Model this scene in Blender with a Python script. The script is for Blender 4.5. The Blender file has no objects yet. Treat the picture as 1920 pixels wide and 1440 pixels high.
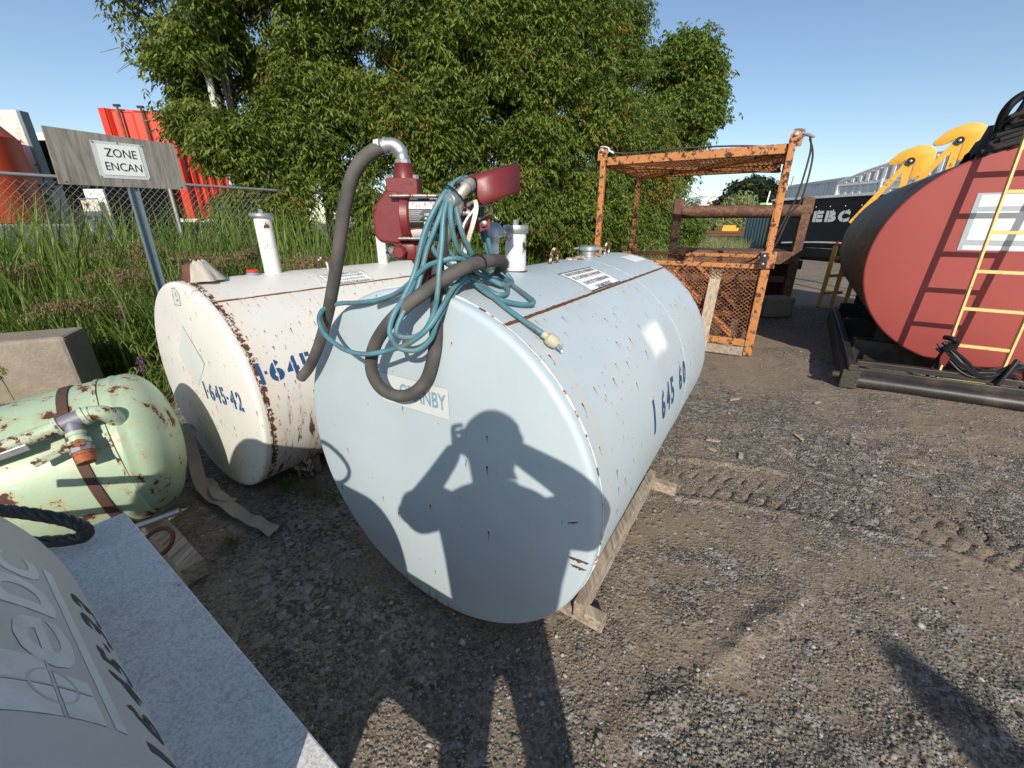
import bpy, bmesh, math, random
import numpy as np
from mathutils import Vector, Matrix
S = bpy.context.scene
COL = S.collection
R = math.radians
rnd = random.Random(7)

# ------------------------------------------------------------------ camera, sky, sun, exposure
cam_d = bpy.data.cameras.new('camera'); cam = bpy.data.objects.new('camera', cam_d); COL.objects.link(cam)
cam.location = (0, 0, 1.425); cam.rotation_euler = (R(90 - 21.41), 0, 0)
cam_d.sensor_width = 36; cam_d.lens = 36 * 770 / 1920; cam_d.clip_start = .02; cam_d.clip_end = 2000
S.camera = cam
SUND = Vector((-.0520, .8836, -.4859)).normalized()
w = bpy.data.worlds.new('World'); S.world = w; w.use_nodes = True
wn = w.node_tree; bg = wn.nodes['Background']
sky = wn.nodes.new('ShaderNodeTexSky'); sky.sky_type = 'NISHITA'; sky.sun_disc = False
sky.sun_elevation = R(28.8); sky.sun_rotation = R(176.6); sky.altitude = 300; sky.air_density = 1.0; sky.dust_density = .5; sky.ozone_density = 1.6
wn.links.new(sky.outputs[0], bg.inputs[0]); bg.inputs[1].default_value = .118
sun_d = bpy.data.lights.new('sun', 'SUN'); sun = bpy.data.objects.new('sun', sun_d); COL.objects.link(sun)
sun_d.energy = 4.3; sun_d.angle = R(.53); sun_d.color = (1, .92, .79)
sun.rotation_euler = SUND.to_track_quat('-Z', 'Y').to_euler()
S.view_settings.view_transform = 'Standard'; S.view_settings.look = 'None'
S.view_settings.exposure = .30; S.view_settings.gamma = 1
S.cycles.max_bounces = 6; S.cycles.transparent_max_bounces = 8

# ------------------------------------------------------------------ materials
class NT:
    def __init__(s, name):
        s.m = bpy.data.materials.new(name); s.m.use_nodes = True
        s.t = s.m.node_tree; s.b = s.t.nodes['Principled BSDF']
    def n(s, typ, **k):
        o = s.t.nodes.new(typ)
        for a, v in k.items(): setattr(o, a, v)
        return o
    def put(s, sock, v):
        if isinstance(v, bpy.types.NodeSocket): s.t.links.new(v, sock)
        elif isinstance(v, (tuple, list)) and sock.type == 'RGBA' and len(v) == 3: sock.default_value = (*v, 1)
        else: sock.default_value = v
    def ma(s, op, a, b=0., c=0., clamp=False):
        o = s.n('ShaderNodeMath', operation=op, use_clamp=clamp)
        s.put(o.inputs[0], a); s.put(o.inputs[1], b); s.put(o.inputs[2], c)
        return o.outputs[0]
    def mx(s, f, a, b, blend='MIX'):
        o = s.n('ShaderNodeMix', data_type='RGBA', blend_type=blend)
        s.put(o.inputs[0], f); s.put(o.inputs[6], a); s.put(o.inputs[7], b)
        return o.outputs[2]
    def ss(s, x, lo, hi, a=0., b=1.):
        o = s.n('ShaderNodeMapRange', interpolation_type='SMOOTHSTEP')
        s.put(o.inputs[0], x); s.put(o.inputs[1], lo); s.put(o.inputs[2], hi); s.put(o.inputs[3], a); s.put(o.inputs[4], b)
        return o.outputs[0]
    def noise(s, vec, scale, detail=4, rough=.55, dist=0, color=False):
        o = s.n('ShaderNodeTexNoise'); s.put(o.inputs['Vector'], vec)
        o.inputs['Scale'].default_value = scale; o.inputs['Detail'].default_value = detail
        o.inputs['Roughness'].default_value = rough; o.inputs['Distortion'].default_value = dist
        return o.outputs[1 if color else 0]
    def vmul(s, v, k):
        o = s.n('ShaderNodeVectorMath', operation='MULTIPLY'); s.put(o.inputs[0], v); o.inputs[1].default_value = k
        return o.outputs[0]
    def vadd(s, v, k):
        o = s.n('ShaderNodeVectorMath', operation='ADD'); s.put(o.inputs[0], v); s.put(o.inputs[1], k)
        return o.outputs[0]
    def sep(s, v):
        o = s.n('ShaderNodeSeparateXYZ'); s.put(o.inputs[0], v); return o.outputs
    def obj(s): return s.n('ShaderNodeTexCoord').outputs['Object']
    def uv(s): return s.n('ShaderNodeTexCoord').outputs['UV']
    def bump(s, h, st=.3, d=.01):
        o = s.n('ShaderNodeBump'); o.inputs['Strength'].default_value = st; o.inputs['Distance'].default_value = d
        s.put(o.inputs['Height'], h); s.t.links.new(o.outputs[0], s.b.inputs['Normal'])
    def fin(s, col, rough=.5, metal=0.):
        s.put(s.b.inputs['Base Color'], col); s.put(s.b.inputs['Roughness'], rough); s.put(s.b.inputs['Metallic'], metal)
        return s.m
RUST = (.13, .042, .018); RUSTD = (.055, .02, .012); STAIN = (.42, .23, .09)

def simple(name, col, rough=.5, metal=0., var=.25, scale=12, rust=0., rustcol=RUST, bump=.15, dirt=0.):
    n = NT(name); o = n.obj()
    a = n.noise(o, scale, 6, .6); f = n.noise(o, scale * 9, 3, .6)
    k = n.ma('MULTIPLY_ADD', a, var * 1.6, 1 - var * .8)
    k = n.ma('MULTIPLY_ADD', n.ma('SUBTRACT', f, .5), var * .8, k)
    h = n.n('ShaderNodeVectorMath', operation='SCALE'); h.inputs[0].default_value = col; n.put(h.inputs[3], k)
    c = h.outputs[0]; r = n.ma('MULTIPLY_ADD', a, .2, rough - .1, clamp=True)
    if dirt: c = n.mx(n.ma('MULTIPLY', n.ss(n.noise(o, scale * .4, 5, .7), .45, .75), dirt), c, (.16, .12, .085))
    if rust:
        q = n.noise(n.vadd(o, (3.1, 1.7, 5.3)), scale * 1.3, 8, .7)
        m = n.ss(q, .66 - rust * .32, .70 - rust * .32)
        halo = n.ss(q, .58 - rust * .32, .70 - rust * .32)
        c = n.mx(n.ma('MULTIPLY', halo, .45), c, STAIN)
        c = n.mx(m, c, n.mx(f, rustcol, RUSTD)); r = n.ma('MAXIMUM', r, n.ma('MULTIPLY', m, .85))
    n.bump(n.ma('ADD', f, n.ma('MULTIPLY', a, .5)), bump, .004)
    return n.fin(c, r, metal)

def tank_paint(name, base, seams=(), cell=16., keep=.45, stain=.3, rough=.42, lowrust=.6, edge=True, botband=None, glint=None):
    """painted steel; UV.x metres along, UV.y metres downwards. rust pits with runs, rust on the seams, runs near the belly"""
    n = NT(name); uv = n.uv(); X, Yv, _ = n.sep(uv)
    c = n.mx(n.ss(n.noise(uv, 2.2, 5, .6), .35, .7), base, tuple(v * .93 for v in base))
    c = n.mx(n.ma('MULTIPLY', n.ss(n.noise(n.vmul(uv, (26, 2.2, 1)), 1, 4, .6), .5, .8), .16 if lowrust else .0), c, (.55, .50, .42))
    fine = n.noise(uv, 420, 2, .6)
    c = n.mx(n.ma('MULTIPLY', n.ss(fine, .52, .72), .12), c, (.25, .27, .28))
    total = None
    for k, (sc, kp, wd, ln) in enumerate(((cell, keep, .045, .42), (cell * 2.3, keep * .55, .05, .30))):
        v = n.n('ShaderNodeTexVoronoi', voronoi_dimensions='2D'); v.inputs['Scale'].default_value = sc
        v.inputs['Randomness'].default_value = 1
        n.put(v.inputs['Vector'], n.vadd(uv, (k * 3.3, k * 1.7, 0)))
        # cell position -> offset from the pit
        dv = n.n('ShaderNodeVectorMath', operation='SUBTRACT'); n.put(dv.inputs[0], n.vadd(uv, (k * 3.3, k * 1.7, 0))); n.put(dv.inputs[1], v.outputs['Position'])
        dx, dy, _ = n.sep(dv.outputs[0])
        dx = n.ma('MULTIPLY', dx, sc); dy = n.ma('MULTIPLY', dy, sc)
        rr, gg, bb = n.sep(v.outputs['Color'])
        grow = n.ss(n.noise(uv, 1.7, 3, .6), .35, .62)
        live = n.ma('LESS_THAN', rr, n.ma('MULTIPLY', grow, kp))
        size = n.ma('MULTIPLY_ADD', gg, .8, .35)
        wx = n.ma('ADD', dx, n.ma('MULTIPLY', n.ma('SUBTRACT', n.noise(uv, sc * 9, 2), .5), .05))
        pit = n.ma('LESS_THAN', n.ma('SQRT', n.ma('ADD', n.ma('POWER', n.ma('ABSOLUTE', wx), 2.), n.ma('POWER', n.ma('ABSOLUTE', n.ma('MULTIPLY', dy, .6)), 2.))), n.ma('MULTIPLY', size, wd))
        L = n.ma('MULTIPLY', size, ln)
        tail = n.ma('MULTIPLY', n.ma('GREATER_THAN', dy, 0.), n.ma('LESS_THAN', n.ma('ABSOLUTE', wx), n.ma('MULTIPLY', n.ma('SUBTRACT', 1., n.ma('DIVIDE', dy, L)), n.ma('MULTIPLY', size, wd * .75))))
        m = n.ma('MULTIPLY', live, n.ma('MAXIMUM', pit, n.ma('MULTIPLY', tail, .8)))
        st = n.ma('MULTIPLY', live, n.ma('MULTIPLY', n.ss(n.ma('ABSOLUTE', wx), .16, .0), n.ma('MULTIPLY', n.ss(dy, -.05, .05), n.ss(dy, .62, .05))))
        c = n.mx(n.ma('MULTIPLY', st, stain), c, (.55, .36, .20))
        total = m if total is None else n.ma('MAXIMUM', total, m)
    rn = n.noise(uv, 34, 6, .7); rn2 = n.noise(n.vmul(uv, (60, 5, 1)), 1, 4, .6)
    for kind, pos, wid, dens in seams:
        d = n.ma('ABSOLUTE', n.ma('SUBTRACT', X if kind == 'x' else Yv, pos))
        on = n.ma('MULTIPLY', n.ss(d, wid, wid * .25), 1.)
        m = n.ss(n.ma('ADD', rn, n.ma('MULTIPLY', n.ma('SUBTRACT', on, 1.), .5)), .62 - dens * .3, .66 - dens * .3)
        total = n.ma('MAXIMUM', total, m)
        c = n.mx(n.ma('MULTIPLY', n.ss(d, wid * 2.2, wid * .3), .22), c, (.60, .44, .26))
        if kind == 'y':
            below = n.ma('SUBTRACT', Yv, pos)
            run = n.ma('MULTIPLY', n.ma('MULTIPLY', n.ss(below, .0, .01), n.ss(below, .16, .0)), n.ss(rn2, .5, .75))
            c = n.mx(n.ma('MULTIPLY', run, .5), c, (.56, .36, .17))
    if lowrust:
        lo, hi = botband or (.95, 1.5)
        band = n.ss(Yv, lo, hi)
        vs = n.noise(n.vmul(uv, (34, 3., 1)), 1, 6, .65)
        c = n.mx(n.ma('MULTIPLY', n.ma('MULTIPLY', band, n.ss(vs, .45, .7)), .5), c, (.50, .30, .14))
        br = n.noise(n.vmul(uv, (16, 7, 1)), 1, 8, .75, 1.2)
        m = n.ma('MULTIPLY', band, n.ss(n.ma('MULTIPLY', br, vs), .36 - lowrust * .06, .38 - lowrust * .06))
        total = n.ma('MAXIMUM', total, m)
    if glint:  # soft pale glint of reflected sun, painted into the base colour
        px, py, pw, ph = glint
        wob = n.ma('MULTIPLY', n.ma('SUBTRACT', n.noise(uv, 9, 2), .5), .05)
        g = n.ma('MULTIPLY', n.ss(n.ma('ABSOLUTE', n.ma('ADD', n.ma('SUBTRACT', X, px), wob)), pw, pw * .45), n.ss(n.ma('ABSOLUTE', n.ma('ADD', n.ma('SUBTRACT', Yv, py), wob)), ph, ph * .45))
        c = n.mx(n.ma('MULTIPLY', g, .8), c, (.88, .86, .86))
    c = n.mx(total, c, n.mx(fine, RUST, RUSTD))
    r = n.ma('MAXIMUM', n.ma('MULTIPLY_ADD', n.noise(uv, 6, 4), .2, rough - .1), n.ma('MULTIPLY', total, .9))
    low = n.noise(uv, 1.6, 2, .5)
    n.bump(n.ma('ADD', n.ma('ADD', n.ma('MULTIPLY', fine, .03), n.ma('MULTIPLY', total, -.08)), n.ma('MULTIPLY', low, 1.2)), .35, .02)
    return n.fin(c, r)

def wood(name, col, dark, scale=1., axis=0):
    n = NT(name); o = n.obj(); k = [9, 60, 60]; k[0], k[axis] = 60, 5
    if axis != 0: k = [60, 60, 60]; k[axis] = 4
    g = n.noise(n.vmul(o, tuple(v * scale for v in k)), 1, 7, .65, .6)
    c = n.mx(n.ss(g, .35, .68), col, dark)
    c = n.mx(n.ma('MULTIPLY', n.ss(n.noise(o, 8, 5), .5, .7), .35), c, tuple(v * .75 for v in col))
    n.bump(g, .5, .004)
    return n.fin(c, .85)

def leaf_mat(name, c1, c2, trans=.35, rough=.55):
    n = NT(name); a = n.n('ShaderNodeVertexColor', layer_name='tint')
    r, g, b = n.sep(a.outputs[0])
    c = n.mx(r, c1, c2)
    c = n.mx(n.ss(g, .93, .97), c, (.20, .155, .03))
    n.fin(c, rough); n.b.inputs['Specular IOR Level'].default_value = .25
    tr = n.n('ShaderNodeBsdfTranslucent'); n.put(tr.inputs[0], n.mx(.5, c, (.16, .22, .02)))
    ms = n.n('ShaderNodeMixShader'); ms.inputs[0].default_value = trans
    n.t.links.new(n.b.outputs[0], ms.inputs[1]); n.t.links.new(tr.outputs[0], ms.inputs[2])
    n.t.links.new(ms.outputs[0], n.t.nodes['Material Output'].inputs[0])
    return n.m

M = {}
M['blue'] = tank_paint('blue grey tank paint', (.445, .525, .57), seams=(('x', .105, .012, -1.5), ('x', .60, .007, -1.5), ('x', .90, .006, -1.5), ('x', .036, .012, .9), ('y', .309, .012, .95), ('x', 1.82, .03, .6)), cell=13, keep=.62, stain=.25, lowrust=1.2, botband=(1.05, 1.45), glint=(.88, .60, .155, .085))
M['blue_end'] = tank_paint('blue grey tank end paint', (.445, .525, .57), cell=12, keep=.13, stain=.1, lowrust=1.1, botband=(.53, .625))
M['white'] = tank_paint('white tank paint', (.68, .665, .62), seams=(('x', .036, .060, .62), ('y', .298, .010, .75)), cell=15, keep=.7, stain=.45, lowrust=1.3, botband=(.80, 1.1))
M['white_end'] = tank_paint('white tank end paint', (.68, .665, .62), cell=13, keep=.45, stain=.6, lowrust=.3, botband=(.50, .70))
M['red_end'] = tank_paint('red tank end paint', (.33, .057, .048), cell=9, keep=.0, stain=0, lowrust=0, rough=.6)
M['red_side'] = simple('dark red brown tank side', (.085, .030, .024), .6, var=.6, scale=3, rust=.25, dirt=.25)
M['greenp'] = simple('pale green paint flaking to rust', (.345, .445, .31), .42, var=.12, scale=7, rust=.27, rustcol=(.10, .03, .018), bump=.25)
M['greenpipe'] = simple('pale green pipe paint', (.40, .50, .37), .5, var=.2, scale=16, rust=.36, rustcol=(.11, .04, .022))
M['fitting'] = simple('grey purple galvanised fitting', (.21, .20, .24), .5, .3, var=.3, scale=30)
M['orange_rust'] = simple('bright rusty brass cap', (.30, .075, .02), .7, var=.5, scale=30, rust=.3)
M['band'] = simple('brown rusty strap', (.085, .04, .03), .75, var=.4, scale=20)
M['greyt'] = simple('dull grey tank paint', (.50, .505, .50), .55, var=.15, scale=4, dirt=.35)
def ledge_mat():
    n = NT('speckled pale grey coating'); o = n.obj()
    a = n.noise(n.vmul(o, (1, 1, 1)), 190, 3, .75); b = n.noise(o, 9, 6, .65); g = n.noise(o, 60, 4, .7)
    c = n.mx(n.ss(n.ma('ADD', a, n.ma('MULTIPLY', b, .35)), .56, .86), (.76, .755, .73), (.47, .47, .465))
    c = n.mx(n.ma('MULTIPLY', n.ss(g, .5, .75), .4), c, (.33, .35, .37))
    q = n.noise(n.vadd(o, (2.2, .3, 0)), 11, 8, .7); c = n.mx(n.ma('MULTIPLY', n.ss(q, .60, .70), .5), c, (.38, .28, .20)); c = n.mx(n.ss(q, .675, .69), c, RUST)
    n.bump(a, .5, .003)
    return n.fin(c, .7)
M['ledge'] = ledge_mat()
M['blue_plain'] = simple('blue grey paint', (.42, .51, .57), .45, var=.1); M['white_plain'] = simple('white paint', (.66, .65, .60), .45, var=.1)
M['letter_white'] = simple('worn white lettering', (.66, .69, .70), .5, var=.15, scale=20, dirt=.3)
M['letter_dark'] = simple('worn dark stencil paint', (.035, .04, .05), .6, var=.5, scale=30)
M['letter_blue'] = simple('navy stencil paint', (.02, .075, .19), .5, var=.5, scale=60)
M['letter_faded'] = simple('faded blue lettering', (.20, .33, .43), .5, var=.2)
M['plate'] = simple('off white decal', (.58, .60, .60), .4, var=.1)
M['label_white'] = simple('white sticker', (.80, .81, .80), .4, var=.05)
M['black'] = simple('black print', (.015, .015, .016), .5, var=.2)
M['blackpaint'] = simple('glossy black paint', (.010, .011, .013), .42, var=.3, scale=4, dirt=.03); M['blackpaint'].node_tree.nodes['Principled BSDF'].inputs['Specular IOR Level'].default_value = .25
M['pumpred'] = simple('dark red cast pump paint', (.16, .020, .022), .40, var=.15, scale=30, bump=.12)
M['pumpgloss'] = simple('glossy red motor paint', (.28, .008, .014), .22, var=.1, scale=20, bump=.02)
M['galv'] = simple('galvanised steel', (.42, .44, .45), .42, .75, var=.25, scale=40)
M['castalu'] = simple('cast aluminium', (.48, .44, .37), .45, .6, var=.2, scale=60, bump=.15)
M['steelrod'] = simple('dull steel rod', (.30, .30, .30), .4, .7, var=.3, scale=50, rust=.45, rustcol=(.30, .09, .03))
M['cord'] = simple('dirty teal cord jacket', (.07, .19, .23), .5, var=.7, scale=24, dirt=.7)
M['tie'] = simple('black plastic tie', (.01, .01, .011), .5)
M['plug'] = simple('beige plug plastic', (.45, .42, .30), .55, var=.2, scale=50)
def hose_mat():
    n = NT('braided rubber hose'); uv = n.uv()
    wv = n.n('ShaderNodeTexBrick'); n.put(wv.inputs['Vector'], n.vmul(uv, (1, 1, 1))); wv.inputs['Scale'].default_value = 260; wv.inputs['Mortar Size'].default_value = .03
    a = n.noise(n.obj(), 9, 5); c = n.mx(n.ss(a, .35, .75), (.055, .052, .05), (.14, .125, .11))
    c = n.mx(n.ma('MULTIPLY', wv.outputs[1], .3), c, (.03, .03, .03)); n.bump(wv.outputs[1], -.5, .002)
    return n.fin(c, .75)
M['hose'] = hose_mat()
M['cageorange'] = simple('weathered orange paint', (.47, .185, .058), .6, var=.4, scale=14, rust=.41, rustcol=(.10, .03, .015))
M['meshrust'] = simple('rusty orange expanded mesh', (.20, .07, .032), .75, var=.5, scale=9, rust=.5)
M['brown'] = simple('brown rusted steel', (.095, .042, .03), .75, var=.4, scale=8, rust=.3)
M['yellow'] = simple('yellow machine paint', (.72, .38, .035), .5, var=.12, scale=10, rust=.12)
M['yellowlad'] = simple('pale yellow ladder paint', (.72, .55, .22), .5, var=.15, scale=30, rust=.12)
M['skid'] = simple('dark oily steel skid', (.030, .028, .028), .45, .2, var=.6, scale=8, dirt=.5)
M['timber'] = wood('dark soaked timber', (.07, .065, .05), (.03, .027, .02))
M['plank'] = wood('weathered plank', (.42, .35, .27), (.17, .13, .10), axis=1)
M['plank2'] = wood('pale new plank', (.48, .40, .30), (.26, .20, .14), axis=2)
M['plywood'] = wood('grey weathered plywood', (.30, .28, .245), (.155, .14, .12), scale=.6, axis=2)
M['concrete'] = simple('rough concrete', (.24, .205, .16), .95, var=.5, scale=5, dirt=.5, bump=1.6)
M['signpost'] = simple('grey green sign post', (.20, .26, .29), .45, .5, var=.2, scale=30)
M['contwhite'] = simple('white corrugated steel', (.80, .80, .79), .5, var=.2, scale=3, dirt=.22)
M['contwhite_rust'] = simple('white panel with rust runs', (.62, .60, .55), .6, var=.2, scale=3, rust=.25, dirt=.35)
M['contred'] = simple('bright red container paint', (.62, .035, .012), .5, var=.2, scale=2, dirt=.12)
M['orangered'] = simple('orange red tank paint', (.55, .06, .015), .5, var=.15, scale=2, dirt=.1)
M['darkin'] = simple('dark interior', (.012, .011, .010), .8)
M['rubber'] = simple('tyre rubber', (.02, .02, .02), .8)
M['lens'] = simple('red lamp lens', (.5, .01, .01), .2)
M['strap'] = simple('dusty webbing', (.30, .26, .19), .9, var=.3, scale=20)
M['rag'] = simple('dirty rag', (.45, .41, .35), .95, var=.3, scale=9)
M['rustmetal'] = simple('rusted iron', (.12, .045, .025), .8, var=.5, scale=25)
M['wire'] = simple('greasy wire rope', (.05, .047, .042), .5, .4, var=.5, scale=20, dirt=.3)
M['chain'] = simple('galvanised fence wire', (.32, .33, .33), .5, .6)
M['bark'] = simple('grey bark', (.15, .125, .10), .9, var=.4, scale=12, bump=.8)
M['polewhite'] = simple('peeling pale pole', (.50, .49, .46), .7, var=.3, scale=6, rust=.1)
M['leaf'] = leaf_mat('box elder leaves', (.235, .285, .055), (.060, .105, .022))
M['leaf2'] = leaf_mat('fresh green leaves', (.20, .27, .06), (.08, .14, .03))
M['leafy'] = leaf_mat('yellowing leaves', (.32, .22, .05), (.14, .15, .03))
M['leafd'] = leaf_mat('dark leaves', (.032, .048, .022), (.018, .028, .014), .15)
M['grass'] = leaf_mat('tall grass', (.25, .33, .08), (.10, .175, .04), .42)
M['drygrass'] = leaf_mat('dry field grass', (.40, .40, .20), (.20, .25, .09), .3)
M['weed'] = leaf_mat('weed leaves', (.17, .23, .05), (.07, .12, .025), .35)
M['plume'] = leaf_mat('brown seed heads', (.19, .12, .075), (.24, .19, .09), .2)
M['purple'] = leaf_mat('purple flowers', (.22, .09, .20), (.14, .07, .14), .2)
M['goldenrod'] = leaf_mat('yellow flowers', (.50, .36, .03), (.3, .26, .03), .2)

M['white_rust'] = simple('white paint over rusty iron', (.66, .62, .55), .6, var=.2, scale=22, rust=.6)
M['pipe_white'] = simple('rusty white vent pipe paint', (.74, .73, .68), .5, var=.15, scale=11, rust=.2)
M['pipe_blue'] = simple('rusty pale blue pipe paint', (.60, .68, .71), .5, var=.15, scale=11, rust=.36)
# ------------------------------------------------------------------ mesh helpers
class MB:
    def __init__(s): s.v = []; s.f = []; s.uv = []
    def add(s, v, f, uv=None):
        o = len(s.v); s.v += [tuple(p) for p in v]
        for k, q in enumerate(f):
            s.f.append([i + o for i in q]); s.uv.append(uv[k] if uv else None)
        return s
    def box(s, c, size, rot=None, bev=0.):
        x, y, z = [a / 2 for a in size]; c = Vector(c)
        if bev <= 0:
            p = [Vector((i, j, k)) for i in (-x, x) for j in (-y, y) for k in (-z, z)]
            f = [(0, 1, 3, 2), (4, 6, 7, 5), (0, 4, 5, 1), (2, 3, 7, 6), (0, 2, 6, 4), (1, 5, 7, 3)]
        else:
            bm = bmesh.new(); bmesh.ops.create_cube(bm, size=1)
            for q in bm.verts: q.co = Vector((q.co.x * size[0], q.co.y * size[1], q.co.z * size[2]))
            bmesh.ops.bevel(bm, geom=bm.edges[:], offset=bev, segments=2, profile=.5, affect='EDGES')
            bm.verts.index_update(); p = [q.co.copy() for q in bm.verts]; f = [[q.index for q in g.verts] for g in bm.faces]; bm.free()
        if rot is not None: p = [rot @ q for q in p]
        return s.add([q + c for q in p], f)
    def bar(s, p0, p1, w, h, up=(0, 0, 1), bev=0.):
        p0, p1 = Vector(p0), Vector(p1); d = p1 - p0; L = d.length; z = d.normalized(); up = Vector(up)
        x = up.cross(z)
        if x.length < 1e-4: x = Vector((1, 0, 0)).cross(z)
        x.normalize(); y = z.cross(x)
        return s.box((p0 + p1) / 2, (w, h, L), Matrix((x, y, z)).transposed(), bev)
    def tube(s, pts, r, n=8, cap=True, closed=False, twist=0):
        pts = [Vector(p) for p in pts]; m = len(pts); rr = r if isinstance(r, (list, tuple)) else [r] * m
        T = []
        for i in range(m):
            a = pts[(i - 1) % m] if (i or closed) else pts[0]; b = pts[(i + 1) % m] if (i < m - 1 or closed) else pts[-1]
            T.append((b - a).normalized())
        x = T[0].orthogonal().normalized(); V = []; L = 0; U = []
        for i in range(m):
            x = (x - T[i] * x.dot(T[i])).normalized(); y = T[i].cross(x)
            if i: L += (pts[i] - pts[i - 1]).length
            U.append(L)
            for k in range(n):
                a = 2 * math.pi * k / n + twist * i; V.append(pts[i] + (x * math.cos(a) + y * math.sin(a)) * rr[i])
        F = []; UV = []
        for i in range(m if closed else m - 1):
            j = (i + 1) % m
            for k in range(n):
                l = (k + 1) % n; F.append((i * n + k, i * n + l, j * n + l, j * n + k))
                q = 2 * math.pi * rr[i] / n
                UV.append(((U[i], k * q), (U[i], (k + 1) * q), (U[j] if j else U[i], (k + 1) * q), (U[j] if j else U[i], k * q)))
        if cap and not closed:
            F.append(tuple(range(n))[::-1]); UV.append([(0, 0)] * n); F.append(tuple((m - 1) * n + k for k in range(n))); UV.append([(0, 0)] * n)
        return s.add(V, F, UV)
    def cyl(s, p0, p1, r, r1=None, n=24, cap=True):
        return s.tube([p0, p1], [r, r if r1 is None else r1], n, cap)
    def lathe(s, prof, o, ax, n=32, sx=None):
        """profile (radius, height along ax)"""
        ax = Vector(ax).normalized(); o = Vector(o); x = (Vector(sx) if sx else ax.orthogonal()).normalized(); y = ax.cross(x); V = []; F = []; rows = []
        for r, h in prof:
            if r < 1e-6: rows.append([len(V)]); V.append(o + ax * h)
            else:
                rows.append(list(range(len(V), len(V) + n)))
                for k in range(n): a = 2 * math.pi * k / n; V.append(o + ax * h + (x * math.cos(a) + y * math.sin(a)) * r)
        for a, b in zip(rows, rows[1:]):
            for k in range(n):
                l = (k + 1) % n
                if len(a) == 1 and len(b) == 1: continue
                if len(a) == 1: F.append((a[0], b[l], b[k]))
                elif len(b) == 1: F.append((a[k], a[l], b[0]))
                else: F.append((a[k], a[l], b[l], b[k]))
        return s.add(V, F)
    def prism(s, poly, t, fr):
        """2D polygon extruded by t; fr(x, y, d) -> world"""
        n = len(poly); V = [fr(x, y, 0) for x, y in poly] + [fr(x, y, t) for x, y in poly]
        F = [tuple(range(n)), tuple(range(2 * n - 1, n - 1, -1))] + [(i, i + n, (i + 1) % n + n, (i + 1) % n) for i in range(n)]
        return s.add(V, F)
    def build(s, name, mat, parent=None, smooth=True, ang=35, bevel=0., kind=None):
        me = bpy.data.meshes.new(name)
        off = parent_loc(parent) if parent else Vector((0, 0, 0))
        me.from_pydata([tuple(Vector(p) - off) for p in s.v], [], s.f)
        if any(u is not None for u in s.uv):
            l = me.uv_layers.new(name='UVMap'); k = 0; buf = []
            for p, u in zip(s.f, s.uv):
                for i in range(len(p)): buf += list(u[i]) if u else [0, 0]
            l.data.foreach_set('uv', buf)
        me.update()
        bm = bmesh.new(); bm.from_mesh(me); bmesh.ops.recalc_face_normals(bm, faces=bm.faces[:])
        if bevel:
            es = [e for e in bm.edges if len(e.link_faces) == 2 and e.calc_face_angle(0) > .6]
            bmesh.ops.bevel(bm, geom=es, offset=bevel, segments=2, profile=.5, affect='EDGES')
        bm.to_mesh(me); bm.free()
        if smooth: me.shade_smooth(); me.set_sharp_from_angle(angle=R(ang))
        me.materials.append(M[mat] if isinstance(mat, str) else mat)
        return link(name, me, parent, kind)
def link(name, me, parent=None, kind=None):
    o = bpy.data.objects.new(name, me); COL.objects.link(o)
    if parent: o.parent = parent
    if kind: o['kind'] = kind
    return o
def parent_loc(p):
    v = Vector((0, 0, 0))
    while p: v += p.location; p = p.parent
    return v
def tag(o, label, cat, group=None, kind=None):
    o['label'] = label; o['category'] = cat
    if group: o['group'] = group
    if kind: o['kind'] = kind
    return o
def thing(name, loc, label, cat, group=None):
    o = bpy.data.objects.new(name, None); COL.objects.link(o); o.location = loc; o.empty_display_size = .1
    return tag(o, label, cat, group)
def copy_tree(o, parent=None):
    c = o.copy(); COL.objects.link(c); c.parent = parent
    for ch in list(o.children): copy_tree(ch, c)
    return c
def spline(pts, k=6, closed=False):
    """Catmull-Rom through points"""
    P = [Vector(p) for p in pts]; n = len(P); out = []
    for i in range(n if closed else n - 1):
        g = (lambda j: P[j % n]) if closed else (lambda j: P[max(0, min(n - 1, j))])
        a, b, c, d = g(i - 1), g(i), g(i + 1), g(i + 2)
        for q in range(k):
            t = q / k; out.append(.5 * ((2 * b) + (c - a) * t + (2 * a - 5 * b + 4 * c - d) * t * t + (3 * b - a - 3 * c + d) * t ** 3))
    if not closed: out.append(P[-1])
    return out
def text2d(txt, size=1., bold=0., sx=1., align='LEFT', shear=0., spacing=1., res=3):
    cu = bpy.data.curves.new('t', 'FONT'); cu.body = txt; cu.size = size; cu.offset = bold; cu.align_x = align
    cu.shear = shear; cu.space_character = spacing; cu.resolution_u = res; cu.fill_mode = 'FRONT'
    o = bpy.data.objects.new('t', cu); COL.objects.link(o)
    dg = bpy.context.evaluated_depsgraph_get(); me = bpy.data.meshes.new_from_object(o.evaluated_get(dg))
    v = [(p.co.x * sx, p.co.y) for p in me.vertices]; f = [list(p.vertices) for p in me.polygons]
    bpy.data.objects.remove(o); bpy.data.curves.remove(cu); bpy.data.meshes.remove(me)
    return v, f
def text_bounds(t): xs = [p[0] for p in t[0]]; ys = [p[1] for p in t[0]]; return min(xs), max(xs), min(ys), max(ys)
def text_fit(txt, x0, x1, y0, y1, **k):
    v, f = text2d(txt, **k); a, b, c, d = text_bounds((v, f))
    return [(x0 + (p[0] - a) / (b - a) * (x1 - x0), y0 + (p[1] - c) / (d - c) * (y1 - y0)) for p in v], f
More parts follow.
